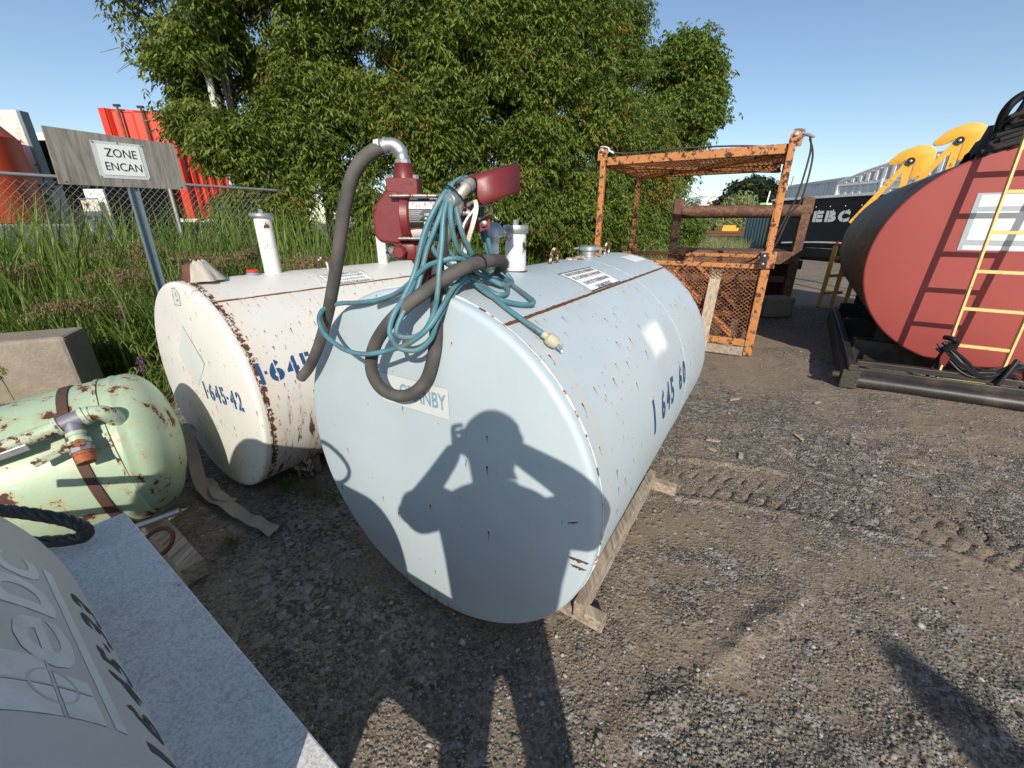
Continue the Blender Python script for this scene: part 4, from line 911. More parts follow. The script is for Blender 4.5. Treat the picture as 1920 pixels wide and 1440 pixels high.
# black straps and cable on the lower ladder
ct = thing('cable_bundle', tuple(RT.P(-.32, 0, -.8)), 'tangle of black cable strapped across the lower rungs of the yellow ladder', 'cable')
rs = random.Random(4)
for k in range(9):
    p = [lp(-.28 + rs.uniform(-.02, .02), -.66 + rs.uniform(-.05, .03), -.36), lp(-.10, -.78 + rs.uniform(-.10, .04), -.40), lp(.06, -.86 + rs.uniform(-.07, .07), -.38), lp(.20 + rs.uniform(0, .05), -.80 + rs.uniform(-.08, .10), -.36), lp(.30, -.90 + rs.uniform(-.1, .1), -.36)]
    MB().tube(spline(p, 6), .008 + rs.random() * .008, 8).build('cable', 'blackpaint', ct)
MB().tube(spline([lp(-.27, -.60, -.36), lp(-.22, -.60, -.40), lp(-.19, -.64, -.38), lp(-.24, -.70, -.38), lp(-.27, -.85, -.36), lp(-.29, -1.04, -.38)], 6), [.02] * 12 + [.028] * 7 + [.012] * 12, 8).build('strap_knot', 'blackpaint', ct)
MB().tube(spline([lp(.20, -.72, -.36), lp(.16, -.85, -.40), lp(.12, -.98, -.42), lp(.10, -1.08, -.36), lp(.10, -1.12, -.50)], 6), .017, 8).build('strap_tail', 'blackpaint', ct)
MB().prism([(-.20, -.75), (-.15, -.80), (-.16, -.88), (-.20, -.86), (-.21, -.80)], .03, lambda x, z, d: lp(x - .05, z + .04, -.42 + d)).build('red_buckle', 'pumpred', ct, smooth=False)
MB().bar(lp(.14, -.80, -.36), lp(.60, -1.0, -.36), .06, .012, RT.ax).build('red_strap', 'pumpred', ct, smooth=False)
# black hoses heaped on top of the red tank
hp = thing('hose_heap', tuple(RT.P(.3, 0, .92)), 'heap of black hoses and tarpaulin piled on top of the large red tank', 'hoses')
V = []; nu, nv = 44, 14
for i in range(nu):
    u_ = i / (nu - 1); side = -.42 + u_ * 1.1
    for j in range(nv):
        v_ = j / (nv - 1); a = math.pi * v_; ht = (.24 + .14 * u_) * min(1, (u_ + .03) * 9) * math.sin(a) ** .7
        jag = .025 * math.sin(i * 2.1 + j) + .02 * math.sin(i * 5.3 + j * 2.2)
        su_ = math.sqrt(max(0, .918 ** 2 - side ** 2))
        V.append(RT.P(.22 - .24 * math.cos(a) + jag * .4, side, su_ - .01 + max(0, ht + jag * math.sin(a))))
MB().add(V, [(i * nv + j, (i + 1) * nv + j, (i + 1) * nv + j + 1, i * nv + j + 1) for i in range(nu - 1) for j in range(nv - 1)]).build('tarpaulin', 'rubber', hp, ang=80)
for k in range(10):
    z0 = 1.0 + .03 * k; p = [RT.P(-.03 + .02 * (k % 3), -.40 + .02 * (k % 4) + .008 * k, .86 + .026 * k), RT.P(-.04, -.1 + .02 * k, .94 + .032 * k), RT.P(-.02, .2, .98 + .03 * k), RT.P(.1, .6, .95 + .02 * k)]
    MB().tube(spline(p, 6), .018, 8).build('hose', 'rubber', hp)
MB().tube(spline([RT.P(.05, -.33, 1.02), RT.P(0, -.34, 1.14), RT.P(0, -.29, 1.23), RT.P(0, -.18, 1.27), RT.P(0, .0, 1.27)], 7), .030, 12).build('hose', 'blackpaint', hp)
MB().tube(spline([RT.P(.0, -.28, 1.05), RT.P(0, -.25, 1.15), RT.P(0, -.22, 1.27), RT.P(0, -.14, 1.45)], 7), .028, 12).build('hose', 'blackpaint', hp)
MB().tube([RT.P(-.02, -.22, 1.08), RT.P(-.02, -.16, 1.18), RT.P(-.02, -.05, 1.24)], .02, 10).build('hose', 'contred', hp)

# ------------------------------------------------------------------ yellow hooked stands beyond the red tank
def hook(cx, cy, cz, rr, label):
    th = thing('hooked_stand', (cx, cy, 0), label, 'steel stand', 'yellow hooked steel stands')
    u = Vector((.80, -.60, 0)); n_ = Vector((.60, .80, 0)); c = Vector((cx, cy, cz))
    pts = [(x * rr * .86, z * rr * .95) for x, z in ((-2.0, .02), (-1.9, .20), (-1.45, .65), (-.96, .91), (-.30, 1.09), (.26, 1.07), (.70, .87), (.96, .52), (1.0, .1), (.9, -.35), (.62, -.75), (.25, -1.05), (-.15, -1.25), (-.28, -1.2), (-.28, .12), (-.74, .15), (-1.04, -.06), (-1.39, -.17), (-1.8, -.20), (-1.98, -.10))][::-1]
    MB().prism(pts, .05, lambda x, z, d: c + u * x + Vector((0, 0, z)) + n_ * d).build('hook_plate', 'yellow', th, bevel=.006)
    p = c + u * (-rr * .50) + Vector((0, 0, -rr * .25))
    MB().bar(p - n_ * .045 + Vector((0, 0, rr * .42)), Vector((p.x, p.y, 0)) - n_ * .045, rr * .40, .04, n_, bev=.004).build('upright', 'yellow', th, smooth=False)
    MB().bar(p - n_ * .09 + u * -rr * .1 + Vector((0, 0, rr * .15)), Vector((p.x, p.y, p.z - 1.0)) - u * .62 - n_ * .09, rr * .36, .035, n_, bev=.004).build('raking_leg', 'yellow', th, smooth=False)
    MB().bar(Vector((p.x, p.y, p.z - 1.0)) - u * .60 - n_ * .09, Vector((p.x, p.y, p.z - 1.05)) - n_ * .05, .05, .08).build('tie_bar', 'yellow', th, smooth=False)
    MB().lathe([(0, 0), (.035, 0), (.035, .02), (.065, .022), (.065, .0)], p - n_ * .11 + Vector((0, 0, rr * .22)), -n_, 20).build('pivot_ring', 'black', th)
    MB().lathe([(0, 0), (.025, 0), (.022, .02), (0, .03)], p - n_ * .13 + Vector((0, 0, rr * .22)), -n_, 12).build('pivot_bolt', 'galv', th)
    return th
hook(7.46, 8.5, 2.482, .25, 'nearer left yellow steel stand with hooked disc top seen over the red tank')
hook(8.24, 8.5, 2.814, .27, 'larger right yellow steel stand with hooked disc top beside the black hose heap')
yb_ = thing('yellow_leg_stand', (5.68, 7.3, 0), 'yellow painted steel frame leg leaning beside the far side of the red tank', 'frame')
for dx in (0, .13, .26): MB().bar((5.58 + dx, 7.47 - dx, 0), (5.72 + dx, 7.64 - dx, 1.05), .11, .06, (.7, -.7, 0), bev=.004).build('leg', 'yellow', yb_, smooth=False)
for z in (.25, .55, .85): MB().bar((5.62, 7.48, z), (5.85, 7.36, z + .03), .05, .05).build('cross_bar', 'yellow', yb_, smooth=False)

# ------------------------------------------------------------------ black trailer
tl = thing('box_trailer', (12.2, 16.5, 0), 'long black enclosed trailer with large white lettering parked behind the orange basket', 'trailer')
y0, y1, x0 = 12.3, 20.3, 12.15
MB().box((x0 + 1.2, (y0 + y1) / 2, 1.42), (2.4, y1 - y0, 1.86), bev=.05).build('body', 'blackpaint', tl, smooth=False)
MB().box((x0 - .012, (y0 + y1) / 2, 2.37), (.05, y1 - y0 + .02, .07)).build('roof_trim', 'contwhite', tl, smooth=False)
MB().box((x0 + 1.2, (y0 + y1) / 2, 2.40), (2.3, y1 - y0 - .05, .07)).build('roof', 'contwhite', tl, smooth=False)
MB().box((x0 + .03, (y0 + y1) / 2, .30), (.08, y1 - y0, .34)).build('side_skirt', 'blackpaint', tl, smooth=False)
tm = MB()
for i in range(13):
    yy = 14.2 + i * .42; zz = .62 + .10 * math.sin(math.pi * i / 12)
    if i < 12: tm.bar((x0 - .02, yy, zz), (x0 - .02, yy + .42, .62 + .10 * math.sin(math.pi * (i + 1) / 12)), .03, .055)
tm.build('fender_trim', 'contwhite', tl, smooth=False)
for yy in (15.6, 16.5):
    wl = MB().lathe([(0, 0), (.33, 0), (.36, .04), (.36, .2), (.33, .24), (0, .24)], (x0 + .03, yy, .35), (1, 0, 0), 28).build('wheel', 'rubber', tl)
    MB().lathe([(.2, 0), (.19, .01), (0, .03)], (x0 + .02, yy, .35), (-1, 0, 0), 20).build('rim', 'skid', wl)
MB().lathe([(0, 0), (.07, .0), (.06, .03), (0, .04)], (x0 - .03, 16.6, .70), (-1, 0, 0), 16).build('marker_lamp', 'lens', tl)
MB().box((x0 - .02, 16.3, .80), (.02, .30, .06)).build('marker_plate', 'contwhite', tl, smooth=False)
MB().box((x0 - .03, 16.0, .22), (.02, .22, .07)).build('marker_plate', 'contwhite', tl, smooth=False)
for i in range(12): MB().lathe([(.02, 0), (.015, .012), (0, .015)], (x0 - .002, 13.0 + i * .62, 2.02 - .0 * i), (-1, 0, 0), 8).build('rivet', 'contwhite', tl)
for i in range(7): MB().lathe([(.02, 0), (.015, .012), (0, .015)], (x0 - .002, 15.3 + i * .62, 1.88), (-1, 0, 0), 8).build('rivet', 'contwhite', tl)
def tside(y, z): return Vector((x0 - .008, -y, z))
tv = []
for ch, a, b in (('E', -17.98, -17.54), ('B', -17.44, -16.98), ('C', -16.90, -16.44)):
    v_, f_ = text_fit(ch, a, b, 1.46, 1.87, bold=.07); tv.append(wrap((v_, f_), tside, 0, ((a + .13, a + .155),) if ch != 'C' else (((a + b) / 2 - .012, (a + b) / 2 + .012),)))
put('lettering', merge_text(tv), 'label_white', tl)
fr_ = MB()
for (a, b, c, d) in ((13.0, 13.7, 2.20, 2.16), (13.0, 13.7, 1.62, 1.58)): fr_.box((x0 - .02, (a + b) / 2, (c + d) / 2), (.03, b - a, c - d))
for yy in (13.0, 13.7): fr_.box((x0 - .02, yy, 1.89), (.03, .06, .62))
fr_.build('window_frame', 'contwhite', tl, smooth=False)
MB().box((x0 - .015, 18.35, .55), (.06, .09, .95)).build('landing_leg', 'skid', tl, smooth=False)
tb = thing('grey_container', (11.9, 21.5, 0), 'small grey ribbed container at the far left end of the black trailer', 'container')
MB().box((13.0, 21.6, 1.05), (2.0, 2.2, 2.0), bev=.03).build('body', 'signpost', tb, smooth=False)
for i in range(8): MB().box((11.99, 20.65 + i * .27, 1.1), (.05, .07, 1.8)).build('rib', 'signpost', tb, smooth=False)
# white corrugated containers and the arch topped bin
def corrugated(name, label, p0, p1, z0, z1, depth, mat, rib=.28, cat='container', group='white corrugated bins behind the black trailer'):
    p0, p1 = Vector(p0), Vector(p1); d = (p1 - p0); L = d.length; d.normalize(); n_ = Vector((d.y, -d.x, 0))
    if n_.x < 0: n_ = -n_
    th = thing(name, tuple(p0), label, cat, group)
    poly = []; k = int(L / rib)
    for i in range(k):
        a = i * rib; poly += [(a, 0), (a + rib * .35, 0), (a + rib * .5, .05), (a + rib * .85, .05)]
    poly += [(L, 0), (L, depth), (0, depth)]
    MB().prism(poly, z1 - z0, lambda a, b, h_: p0 + d * a + n_ * b + Vector((0, 0, z0 + h_))).build('body', mat, th, smooth=False)
    for z in (z1 - .02, z0): MB().bar(p0 - n_ * .03 + Vector((0, 0, z)), p1 - n_ * .03 + Vector((0, 0, z)), .08, .12).build('rail', mat, th, smooth=False)
    for p in (p0, p1): MB().bar(p - n_ * .03 + Vector((0, 0, z0)), p - n_ * .03 + Vector((0, 0, z1 - .02)), .12, .08, d).build('corner_post', mat, th, smooth=False)
    return th, d, n_, L
corrugated('shipping_container', 'weathered white corrugated container behind the left half of the black trailer', (16.2, 26.5), (15.9, 21.2), .2, 3.32, 2.3, 'contwhite')  if False else corrugated('shipping_container', 'weathered white corrugated container behind the left half of the black trailer', (16.2, 26.5, 0), (15.9, 21.2, 0), .2, 3.42, 2.3, 'contwhite')
tl.rotation_euler = (0, 0, R(12)); tl.location.x += .35
th, d, n_, L = corrugated('arched_bin', 'white ribbed steel bin with shallow arched top behind the black trailer', (15.3, 21.3, 0), (15.3, 13.2, 0), .3, 3.10, 2.3, 'contwhite', .33, 'steel bin')
arcp = [(L * t, 3.16 + .74 * (1 - (2 * t - 1) ** 2)) for t in [i / 16 for i in range(17)]]
P0 = Vector((15.3, 21.3, 0))
MB().tube([P0 + d * a - n_ * .06 + Vector((0, 0, z)) for a, z in arcp], .055, 6).build('arch_rail', 'contwhite', th)
MB().add([P0 + d * a + n_ * .1 + Vector((0, 0, z)) for a, z in arcp] + [P0 + d * a + n_ * .1 + Vector((0, 0, 3.0)) for a, z in arcp], [(i, i + 1, i + 18, i + 17) for i in range(16)]).build('arch_panel', 'contwhite', th, smooth=False)
for i in range(1, 24):
    t = i / 24; z = 3.16 + .74 * (1 - (2 * t - 1) ** 2); MB().bar(P0 + d * L * t + Vector((0, 0, 3.1)), P0 + d * L * t + Vector((0, 0, z)), .14, .12, d).build('arch_rib', 'contwhite', th, smooth=False)
for z in (2.55, 2.80): MB().bar(P0 + d * (L * .25) - n_ * .08 + Vector((0, 0, z)), P0 + d * L - n_ * .08 + Vector((0, 0, z)), .06, .08).build('side_rail', 'contwhite', th, smooth=False)
for a in (L * .25, L * .5, L * .75): MB().bar(P0 + d * a - n_ * .08 + Vector((0, 0, 2.4)), P0 + d * a - n_ * .08 + Vector((0, 0, 3.15)), .08, .07, d).build('side_strut', 'contwhite', th, smooth=False)
corrugated('shipping_container', 'small distant white container end seen just left of the basket post', (21.5, 38, 0), (24.3, 37.3, 0), .2, 2.9, 5, 'contwhite')
th.rotation_euler = (0, 0, R(12))
# distant yellow machine, rust pipes, pale poles, green box
ym = thing('yellow_platform', (16.2, 31, 0), 'low yellow machine platform standing in the distant grass', 'machine')
MB().box((16.3, 31.3, .95), (3.2, 1.2, .30), bev=.03).build('deck', 'yellow', ym, smooth=False)
MB().box((15.2, 31.2, 1.18), (.9, 1.0, .18), bev=.03).build('box', 'yellow', ym, smooth=False)
MB().box((17.7, 31.0, 1.6), (.25, .25, 1.6), bev=.02).build('mast', 'yellow', ym, smooth=False)
for x in (15.1, 17.4): MB().box((x, 31.1, .4), (.2, .3, .85)).build('leg', 'skid', ym, smooth=False)
for i, (a, b, z) in enumerate((((11.2, 25.5), (15.5, 25.0), .75), ((11.5, 26.2), (15.8, 25.8), .88))):
    tag(MB().cyl((a[0], a[1], z), (b[0], b[1], z), .10, n=12).build('steel_pipe', 'rustmetal'), ['rusty pipe on the grass, lower of the two under the yellow machine', 'rusty pipe on the grass, upper of the two under the yellow machine'][i], 'pipe', 'rusty pipes in the far grass')
tag(MB().cyl((16.0, 28.5, 0), (16.25, 28.5, 3.3), .06, .04, n=8).build('marker_pole', 'contwhite'), 'thin white pole leaning in front of the dark distant tree', 'pole')
tag(MB().cyl((25.5, 42, 0), (25.8, 42, 5.4), .06, .03, n=8).build('lamp_mast', 'skid'), 'thin dark mast far behind the basket right post', 'mast')
tag(MB().box((24.2, 43, 1.7), (1.6, 1.6, 3.0), bev=.05).build('green_bin', M.setdefault('limegreen', simple('lime green paint', (.16, .5, .06), .5)), smooth=False), 'lime green bin peeking out beside the dark distant tree', 'bin')
hs = thing('far_shed', (16, 50, 0), 'low pale shed far away between the trees', 'shed')
MB().box((22, 52, 1.6), (5, 4, 3.0)).build('wall', 'contwhite', hs, smooth=False)
MB().prism([(-2.7, 0), (2.7, 0), (0, 1.2)], 4.4, lambda x, z, d_: Vector((22 + x, 49.8 + d_, 3.1 + z))).build('roof', 'contwhite', hs, smooth=False)
# ------------------------------------------------------------------ green tank
gc = Vector((-1.879, 1.798, .389)); ga = R(50.1); gl = R(6.1); gax = Vector((math.sin(ga) * math.cos(gl), math.cos(ga) * math.cos(gl), math.sin(gl))); gR = .356
gup = Vector((-math.sin(ga) * math.sin(gl), -math.cos(ga) * math.sin(gl), math.cos(gl)))
gt = thing('green_tank', (-1.9, 1.5, 0), 'pale green domed pressure tank with flaking rust and a pipe tee on its side', 'pressure tank')
prof = [(0, -1.45)] + [(gR * math.cos(R(90 - t)), -1.25 - .20 * math.sin(R(90 - t))) for t in range(15, 91, 15)] + [(gR, -1.2), (gR, -.6), (gR, -.02)]
prof += [(gR + .004, -.012), (gR + .004, .0), (gR, .008)] + [(gR * math.cos(R(t)), .03 + .16 * math.sin(R(t))) for t in range(0, 90, 6)] + [(0, .19)]
MB().lathe(prof, gc, gax, 72, sx=(0, 0, 1)).build('shell', 'greenp', gt, ang=60)
def gring(s, w_, mat, name, t=.004, a0=0, a1=360):
    sdv = Vector((gax.y, -gax.x, 0)); n = 72; V = []; 
    for i in range(n + 1):
        a = R(a0 + (a1 - a0) * i / n)
        for (ds, rr) in ((-w_ / 2, gR - .002), (-w_ / 2, gR + t), (w_ / 2, gR + t), (w_ / 2, gR - .002)): V.append(gc + gax * (s + ds) + (sdv.normalized() * math.sin(a) + gup * math.cos(a)) * rr)
    MB().add(V, [(i * 4 + k, i * 4 + k + 1, (i + 1) * 4 + k + 1, (i + 1) * 4 + k) for i in range(n) for k in range(3)]).build(name, mat, gt)
gring(-.125, .034, 'band', 'steel_band'); gring(-.02, .012, 'greenpipe', 'weld_seam', .0035); gring(-.9, .034, 'band', 'steel_band')
# pipework on the near side, coordinates measured at arm's length in front of the shell
A_ = Vector
MB().tube(spline([A_((-1.725,1.62,.60)), A_((-1.712,1.590,.650)), A_((-1.720,1.560,.682)), A_((-1.748,1.535,.690))], 6), .032, 20).build('pipe_elbow', 'greenpipe', gt)
MB().lathe([(.030, 0), (.034, .002), (.034, .018), (.030, .020)], (-1.742, 1.538, .690), (-.7, -.6, -.15), 20).build('collar', 'greenpipe', gt)
tee0, tee1 = A_((-1.755, 1.530, .688)), A_((-1.822, 1.462, .664)); td = (tee1 - tee0).normalized()
MB().cyl(tee0, tee1, .034, n=24).build('pipe_tee', 'fitting', gt)
MB().lathe([(.034, 0), (.040, .002), (.040, .016), (.034, .018)], tee0, td, 24).build('collar', 'greenpipe', gt)
MB().lathe([(.034, 0), (.040, .002), (.040, .016), (.034, .018)], tee1 - td * .018, td, 24).build('collar', 'greenpipe', gt)
MB().cyl(tee1, A_((-2.05, 1.23, .600)), .028, n=22).build('pipe', 'greenpipe', gt)
tm_ = (tee0 + tee1) / 2; dn = (A_((-1.690, 1.405, .500)) - tm_).normalized()
MB().cyl(tm_, tm_ + dn * .055, .030, n=22).build('tee_branch', 'fitting', gt)
MB().lathe([(.028, .05), (.031, .052), (.031, .066), (.026, .068), (.026, .085), (.036, .087), (.036, .105), (.030, .107), (.030, .120)], tm_, dn, 22).build('valve_body', 'greenpipe', gt)
MB().lathe([(.027, .118), (.038, .120), (.038, .138), (.030, .14)], tm_, dn, 8).build('valve_nut', 'fitting', gt)
MB().lathe([(.026, .139), (.034, .140), (.034, .150), (.031, .152), (.031, .185), (0, .186)], tm_, dn, 22).build('brass_cap', 'orange_rust', gt)
vb = tm_ + dn * .095; ss_ = dn.cross(A_((0, 0, 1))).normalized()
MB().lathe([(0, 0), (.014, 0), (.016, .003), (.016, .018), (0, .022)], vb + A_((.02, -.02, .005)), (.6, -.4, .5), 10).build('valve_stem', 'orange_rust', gt)
MB().bar(vb + A_((-.01, -.03, 0)), A_((-1.842, 1.355, .560)), .012, .032, (0, 0, 1), bev=.004).build('valve_handle', 'greenpipe', gt, smooth=False)
MB().bar(A_((-1.86, 1.385, .625)), A_((-2.05, 1.235, .575)), .018, .030, (0, 0, 1), bev=.004).build('pipe_handle', 'galv', gt, smooth=False)
for t, sgn in ((-.3, 1), (-1.0, 1)):
    MB().bar(gc + gax * t - gup * .34 + Vector((0, 0, 0)), Vector((*(gc + gax * t).xy, .0)), .3, .06, gax.cross(gup)).build('foot', 'greenpipe', gt, smooth=False)

# ------------------------------------------------------------------ grey tank in the near left corner
GT = TankFrame((-1.573 + .25 * .8192, .370 - .25 * .5736, .63), 125.0, .61)
gy = thing('grey_tank', (-1.1, .05, 0), 'dull grey tank with worn white lettering and a speckled ledge, nearest left corner', 'fuel tank', 'horizontal steel tanks')
tank_body(GT, .81, gy, 'greyt', 'greyt')
MB().lathe([(.604, -.002)] + [(.604 * math.cos(R(t)), .20 * math.sin(R(t))) for t in range(8, 90, 8)] + [(0, .20)], GT.c, -GT.ax, 72, sx=(0, 0, 1)).build('dished_end', 'greyt', gy, ang=60)
MB().box(GT.P(-.11, 0, -.085), (.24, 1.18, .02), Matrix((GT.ax, GT.sd, Vector((0, 0, 1)))).transposed()).build('deck_plate', 'ledge', gy, smooth=False)
nN = Vector((.5736, .8192, 0)); sS = Vector((.8192, -.5736, 0))
def gp(s_, n_, z): return sS * s_ + nN * n_ + Vector((0, 0, z))
def ledge(name, q, z1=.55, th_=.035):
    MB().add([gp(a, b, z1) for a, b in q] + [gp(a, b, z1 - th_) for a, b in q], [(0, 1, 2, 3), (7, 6, 5, 4)] + [(i, i + 4, (i + 1) % 4 + 4, (i + 1) % 4) for i in range(4)]).build(name, 'ledge', gy, smooth=False, bevel=.003)
so, si, no, ni = -1.66, -1.475, .172, -.004; se = -.24
ledge('ledge_plate', [(so, no), (si, ni), (se, ni), (se, no)]); ledge('ledge_plate', [(-.425, ni - .001), (-.425, -1.19), (se, -1.30), (se, ni - .001)], .5496); ledge('ledge_plate', [(so + .0, no), (si - .001, ni), (si - .001, -1.196), (so, -1.37)], .5497)
for q in (((so + .01, no - .004), (se, no - .004)), ((so + .004, no - .02), (so + .004, -1.35))): MB().bar(gp(*q[0], .37), gp(*q[1], .37), .008, .30, (0, 0, 1)).build('skirt', 'ledge', gy, smooth=False)
MB().tube([gp(si + (1.06) * i / 60, ni + .002 + .001 * math.sin(i * 1.7), .552) for i in range(61)], [.006 + .002 * math.sin(i * 2.1) for i in range(61)], 8).build('weld_seam', 'greyt', gy)
for s_ in (-1.3, -.6): MB().bar(gp(s_, .1, .05), gp(s_, -1.25, .05), .12, .10, bev=.004).build('timber_foot', 'plank', gy, smooth=False)
fng = lambda off: (lambda q: q)(off) and fng_(off * .35)
fng_ = lambda off: (lambda x, y: GT.C(-x - .25, math.degrees(y / GT.R), off))
put('lettering', merge_text([wrap(text_fit('e', -.80, -.672, -.742, -.655, bold=.015), fng(.0016), .01), wrap(text_fit('b', -.652, -.548, -.742, -.585, bold=.015), fng(.0016), .01), wrap(text_fit('c', -.538, -.455, -.742, -.655, bold=.015), fng(.0016), .01)]), 'letter_white', gy)
put('stripe', wrap(rect2d(-.905, -.778, -.45, -.757), fng(.0014), .01), 'letter_white', gy)
put('emblem_panel', wrap(merge_text([rect2d(-.905, -.742, -.848, -.690), rect2d(-.842, -.742, -.815, -.690), rect2d(-.905, -.684, -.848, -.60), rect2d(-.842, -.684, -.785, -.60)]), fng(.0012), .01), 'letter_white', gy)
ring = [(-.845 + .036 * math.cos(R(t)), -.686 + .033 * math.sin(R(t))) for t in range(0, 360, 10)] + [(-.845 + .032 * math.cos(R(t)), -.686 + .029 * math.sin(R(t))) for t in range(0, 360, 10)]
put('emblem_ring', wrap((ring, [[i, (i + 1) % 36, 36 + (i + 1) % 36, 36 + i] for i in range(36)]), fng(.0020), 0), 'greyt', gy)
put('emblem_cross', wrap(merge_text([rect2d(-.905, -.688, -.79, -.684), rect2d(-.847, -.74, -.843, -.60)]), fng(.0024), .01), 'greyt', gy)
stencil([('1', -.915, -.895, -.92, -.82), ('6', -.855, -.80, -.915, -.815), ('4', -.775, -.722, -.91, -.815), ('5', -.705, -.655, -.91, -.815), ('-', -.635, -.615, -.87, -.855), ('3', -.59, -.535, -.91, -.815), ('3', -.515, -.465, -.91, -.815)], fng(.0016), gy, 'letter_dark', .004, .03)
# wire rope sling lying over the ledge, second loop on top of the tank
sl = thing('wire_rope_sling', tuple(gp(-1.6, -.1, .6)), 'thick dark twisted wire rope loop lying over the corner ledge of the grey tank', 'wire rope')
def rope(pts, r, root, name='rope'):
    c = spline(pts, 14); n = len(c)
    for k in range(5):
        pp = []; x = None
        for i in range(n):
            T = (c[min(n - 1, i + 1)] - c[max(0, i - 1)]).normalized(); x = T.orthogonal().normalized() if x is None else (x - T * x.dot(T)).normalized(); y = T.cross(x)
            a = 2 * math.pi * k / 5 + i * .24; pp.append(c[i] + (x * math.cos(a) + y * math.sin(a)) * r * .56)
        MB().tube(pp, r * .50, 7).build('strand', 'wire', root)
rope([(-1.80,.90,.72),(-1.60,.92,.71),(-1.419,.93,.685),(-1.338,.935,.668),(-1.258,.94,.642),(-1.212,.935,.618),(-1.215,.925,.598),(-1.279,.92,.588),(-1.372,.915,.585),(-1.466,.90,.585),(-1.62,.86,.60),(-1.85,.80,.62)], .0165, sl)
s2 = thing('wire_rope_sling', tuple(gp(-.9, -.35, 1.2)), 'wire rope loop standing up from the crown of the grey tank outside the picture', 'wire rope')
rope([(-1.0,.38,1.08),(-.90,.40,1.16),(-.74,.36,1.21),(-.64,.30,1.19),(-.59,.265,1.13),(-.63,.27,1.07),(-.72,.30,1.04),(-.85,.33,1.04),(-1.0,.33,1.07)], .010, s2)
# timbers, ring and pipe stub beside the ledge corner
board('timber_block', (-1.72, 1.60, .05), (-1.345, 1.33, .045), .085, .085, 'plank', 'grey weathered timber lying on the ground beside the corner of the grey tank ledge', group='timbers under the tanks')
rg_ = [Vector((-1.53 + .062 * math.cos(R(t)), 1.40 + .05 * math.sin(R(t)), .14 + .035 * math.sin(R(t)))) for t in range(0, 360, 20)]
tag(MB().tube(rg_, .009, 10, closed=True).build('iron_ring', 'rustmetal'), 'rusty iron ring resting on the grey timber beside the ledge corner', 'iron ring')
tag(MB().cyl((-1.74, 1.52, .12), (-1.58, 1.60, .15), .016, n=14).build('pipe_stub', 'galv'), 'short grey pipe stub poking out by the ledge corner of the grey tank', 'pipe')
# webbing strap on the ground
def ribbon(name, pts, w_, mat, label, cat, up=None):
    c = spline(pts, 6); V = []
    for i, p in enumerate(c):
        T = (c[min(len(c) - 1, i + 1)] - c[max(0, i - 1)]).normalized(); s_ = T.cross(Vector((0, 0, 1))).normalized()
        wv = s_ * w_ / 2 + Vector((0, 0, .007 * math.sin(i * .9)))
        for e in (-1, 1): V += [p + wv * e + Vector((0, 0, .003)), p + wv * e - Vector((0, 0, .003))]
    F = [];
    for i in range(len(c) - 1):
        a = i * 4; F += [(a, a + 2, a + 6, a + 4), (a + 1, a + 5, a + 7, a + 3), (a, a + 4, a + 5, a + 1), (a + 2, a + 3, a + 7, a + 6)]
    return tag(MB().add(V, F).build(name, mat, ang=60), label, cat)
ribbon('webbing_strap', [(-2.10,2.36,.22),(-1.98,2.22,.26),(-1.86,2.08,.16),(-1.78,1.98,.05),(-1.68,1.90,.02),(-1.52,1.80,.035),(-1.38,1.72,.02),(-1.26,1.655,.03),(-1.17,1.615,.012)], .062, 'strap', 'dusty webbing strap trailing over the ground from the green tank', 'strap')
ribbon('webbing_strap', [(-1.86,2.05,.04),(-1.72,1.98,.03),(-1.60,1.86,.05),(-1.50,1.84,.02)], .05, 'strap', 'short twisted end of webbing lying across the longer strap', 'strap')
cb = MB(); cb.box((0, 0, 0), (1.6, .36, .70), None, .025); Mt = Matrix.Rotation(R(26), 3, 'Z')
cb.v = [tuple(Mt @ Vector(p) + Vector((-3.93, 2.60, .335))) for p in cb.v]
cbo = tag(cb.build('concrete_block', 'concrete', smooth=False), 'rough grey concrete block in the weeds behind the green tank', 'concrete block')

# ------------------------------------------------------------------ sign
sg = thing('sign_post', (-2.60, 3.05, 0), 'weathered plywood sign with ZONE ENCAN paper notice on a perforated steel post', 'sign')
P0s, P1s, P3s = Vector((-2.664, 2.7, 1.94)), Vector((-2.376, 3.3, 1.948)), Vector((-2.682, 2.7, 1.64))
e1, e2 = P1s - P0s, P3s - P0s; en = e1.cross(e2).normalized()
if en.dot(Vector((.6, -.8, 0))) < 0: en = -en
def sb(u, v, off=0.): return P0s + e1 * u + e2 * v + en * off
MB().add([sb(u, v, o) for o in (0, -.014) for u, v in ((0, 0), (1, .02), (1.03, .99), (0, 1))], [(0, 1, 2, 3), (7, 6, 5, 4)] + [(i, i + 4, (i + 1) % 4 + 4, (i + 1) % 4) for i in range(4)]).build('board', 'plywood', sg, smooth=False)
def sheet4(name, q, off, mat): return MB().add([sb(u, v, off) for u, v in q], [(0, 1, 2, 3)]).build(name, mat, sg, smooth=False)
sheet4('plastic_sleeve', [(.296, .148), (.702, .128), (.714, .828), (.302, .838)], .002, 'plate')
sheet4('paper', [(.335, .20), (.665, .185), (.675, .76), (.335, .775)], .004, 'label_white')
def sgt(x, y): return sb(x, y, .0055)
tz = [wrap(text_fit('ZONE', .385, .635, -.425, -.265), lambda x, y: sgt(x, -y), 0), wrap(text_fit('ENCAN', .365, .655, -.68, -.525), lambda x, y: sgt(x, -y), 0)]
for q_ in tz: put('print', q_, 'black', sg)
for u, v in ((.50, .15), (.31, .17), (.69, .15), (.31, .81), (.70, .80), (.04, .94), (.98, .93)): MB().lathe([(.006, 0), (.005, .002), (0, .003)], sb(u, v, .003), en, 8).build('nail', 'galv', sg)
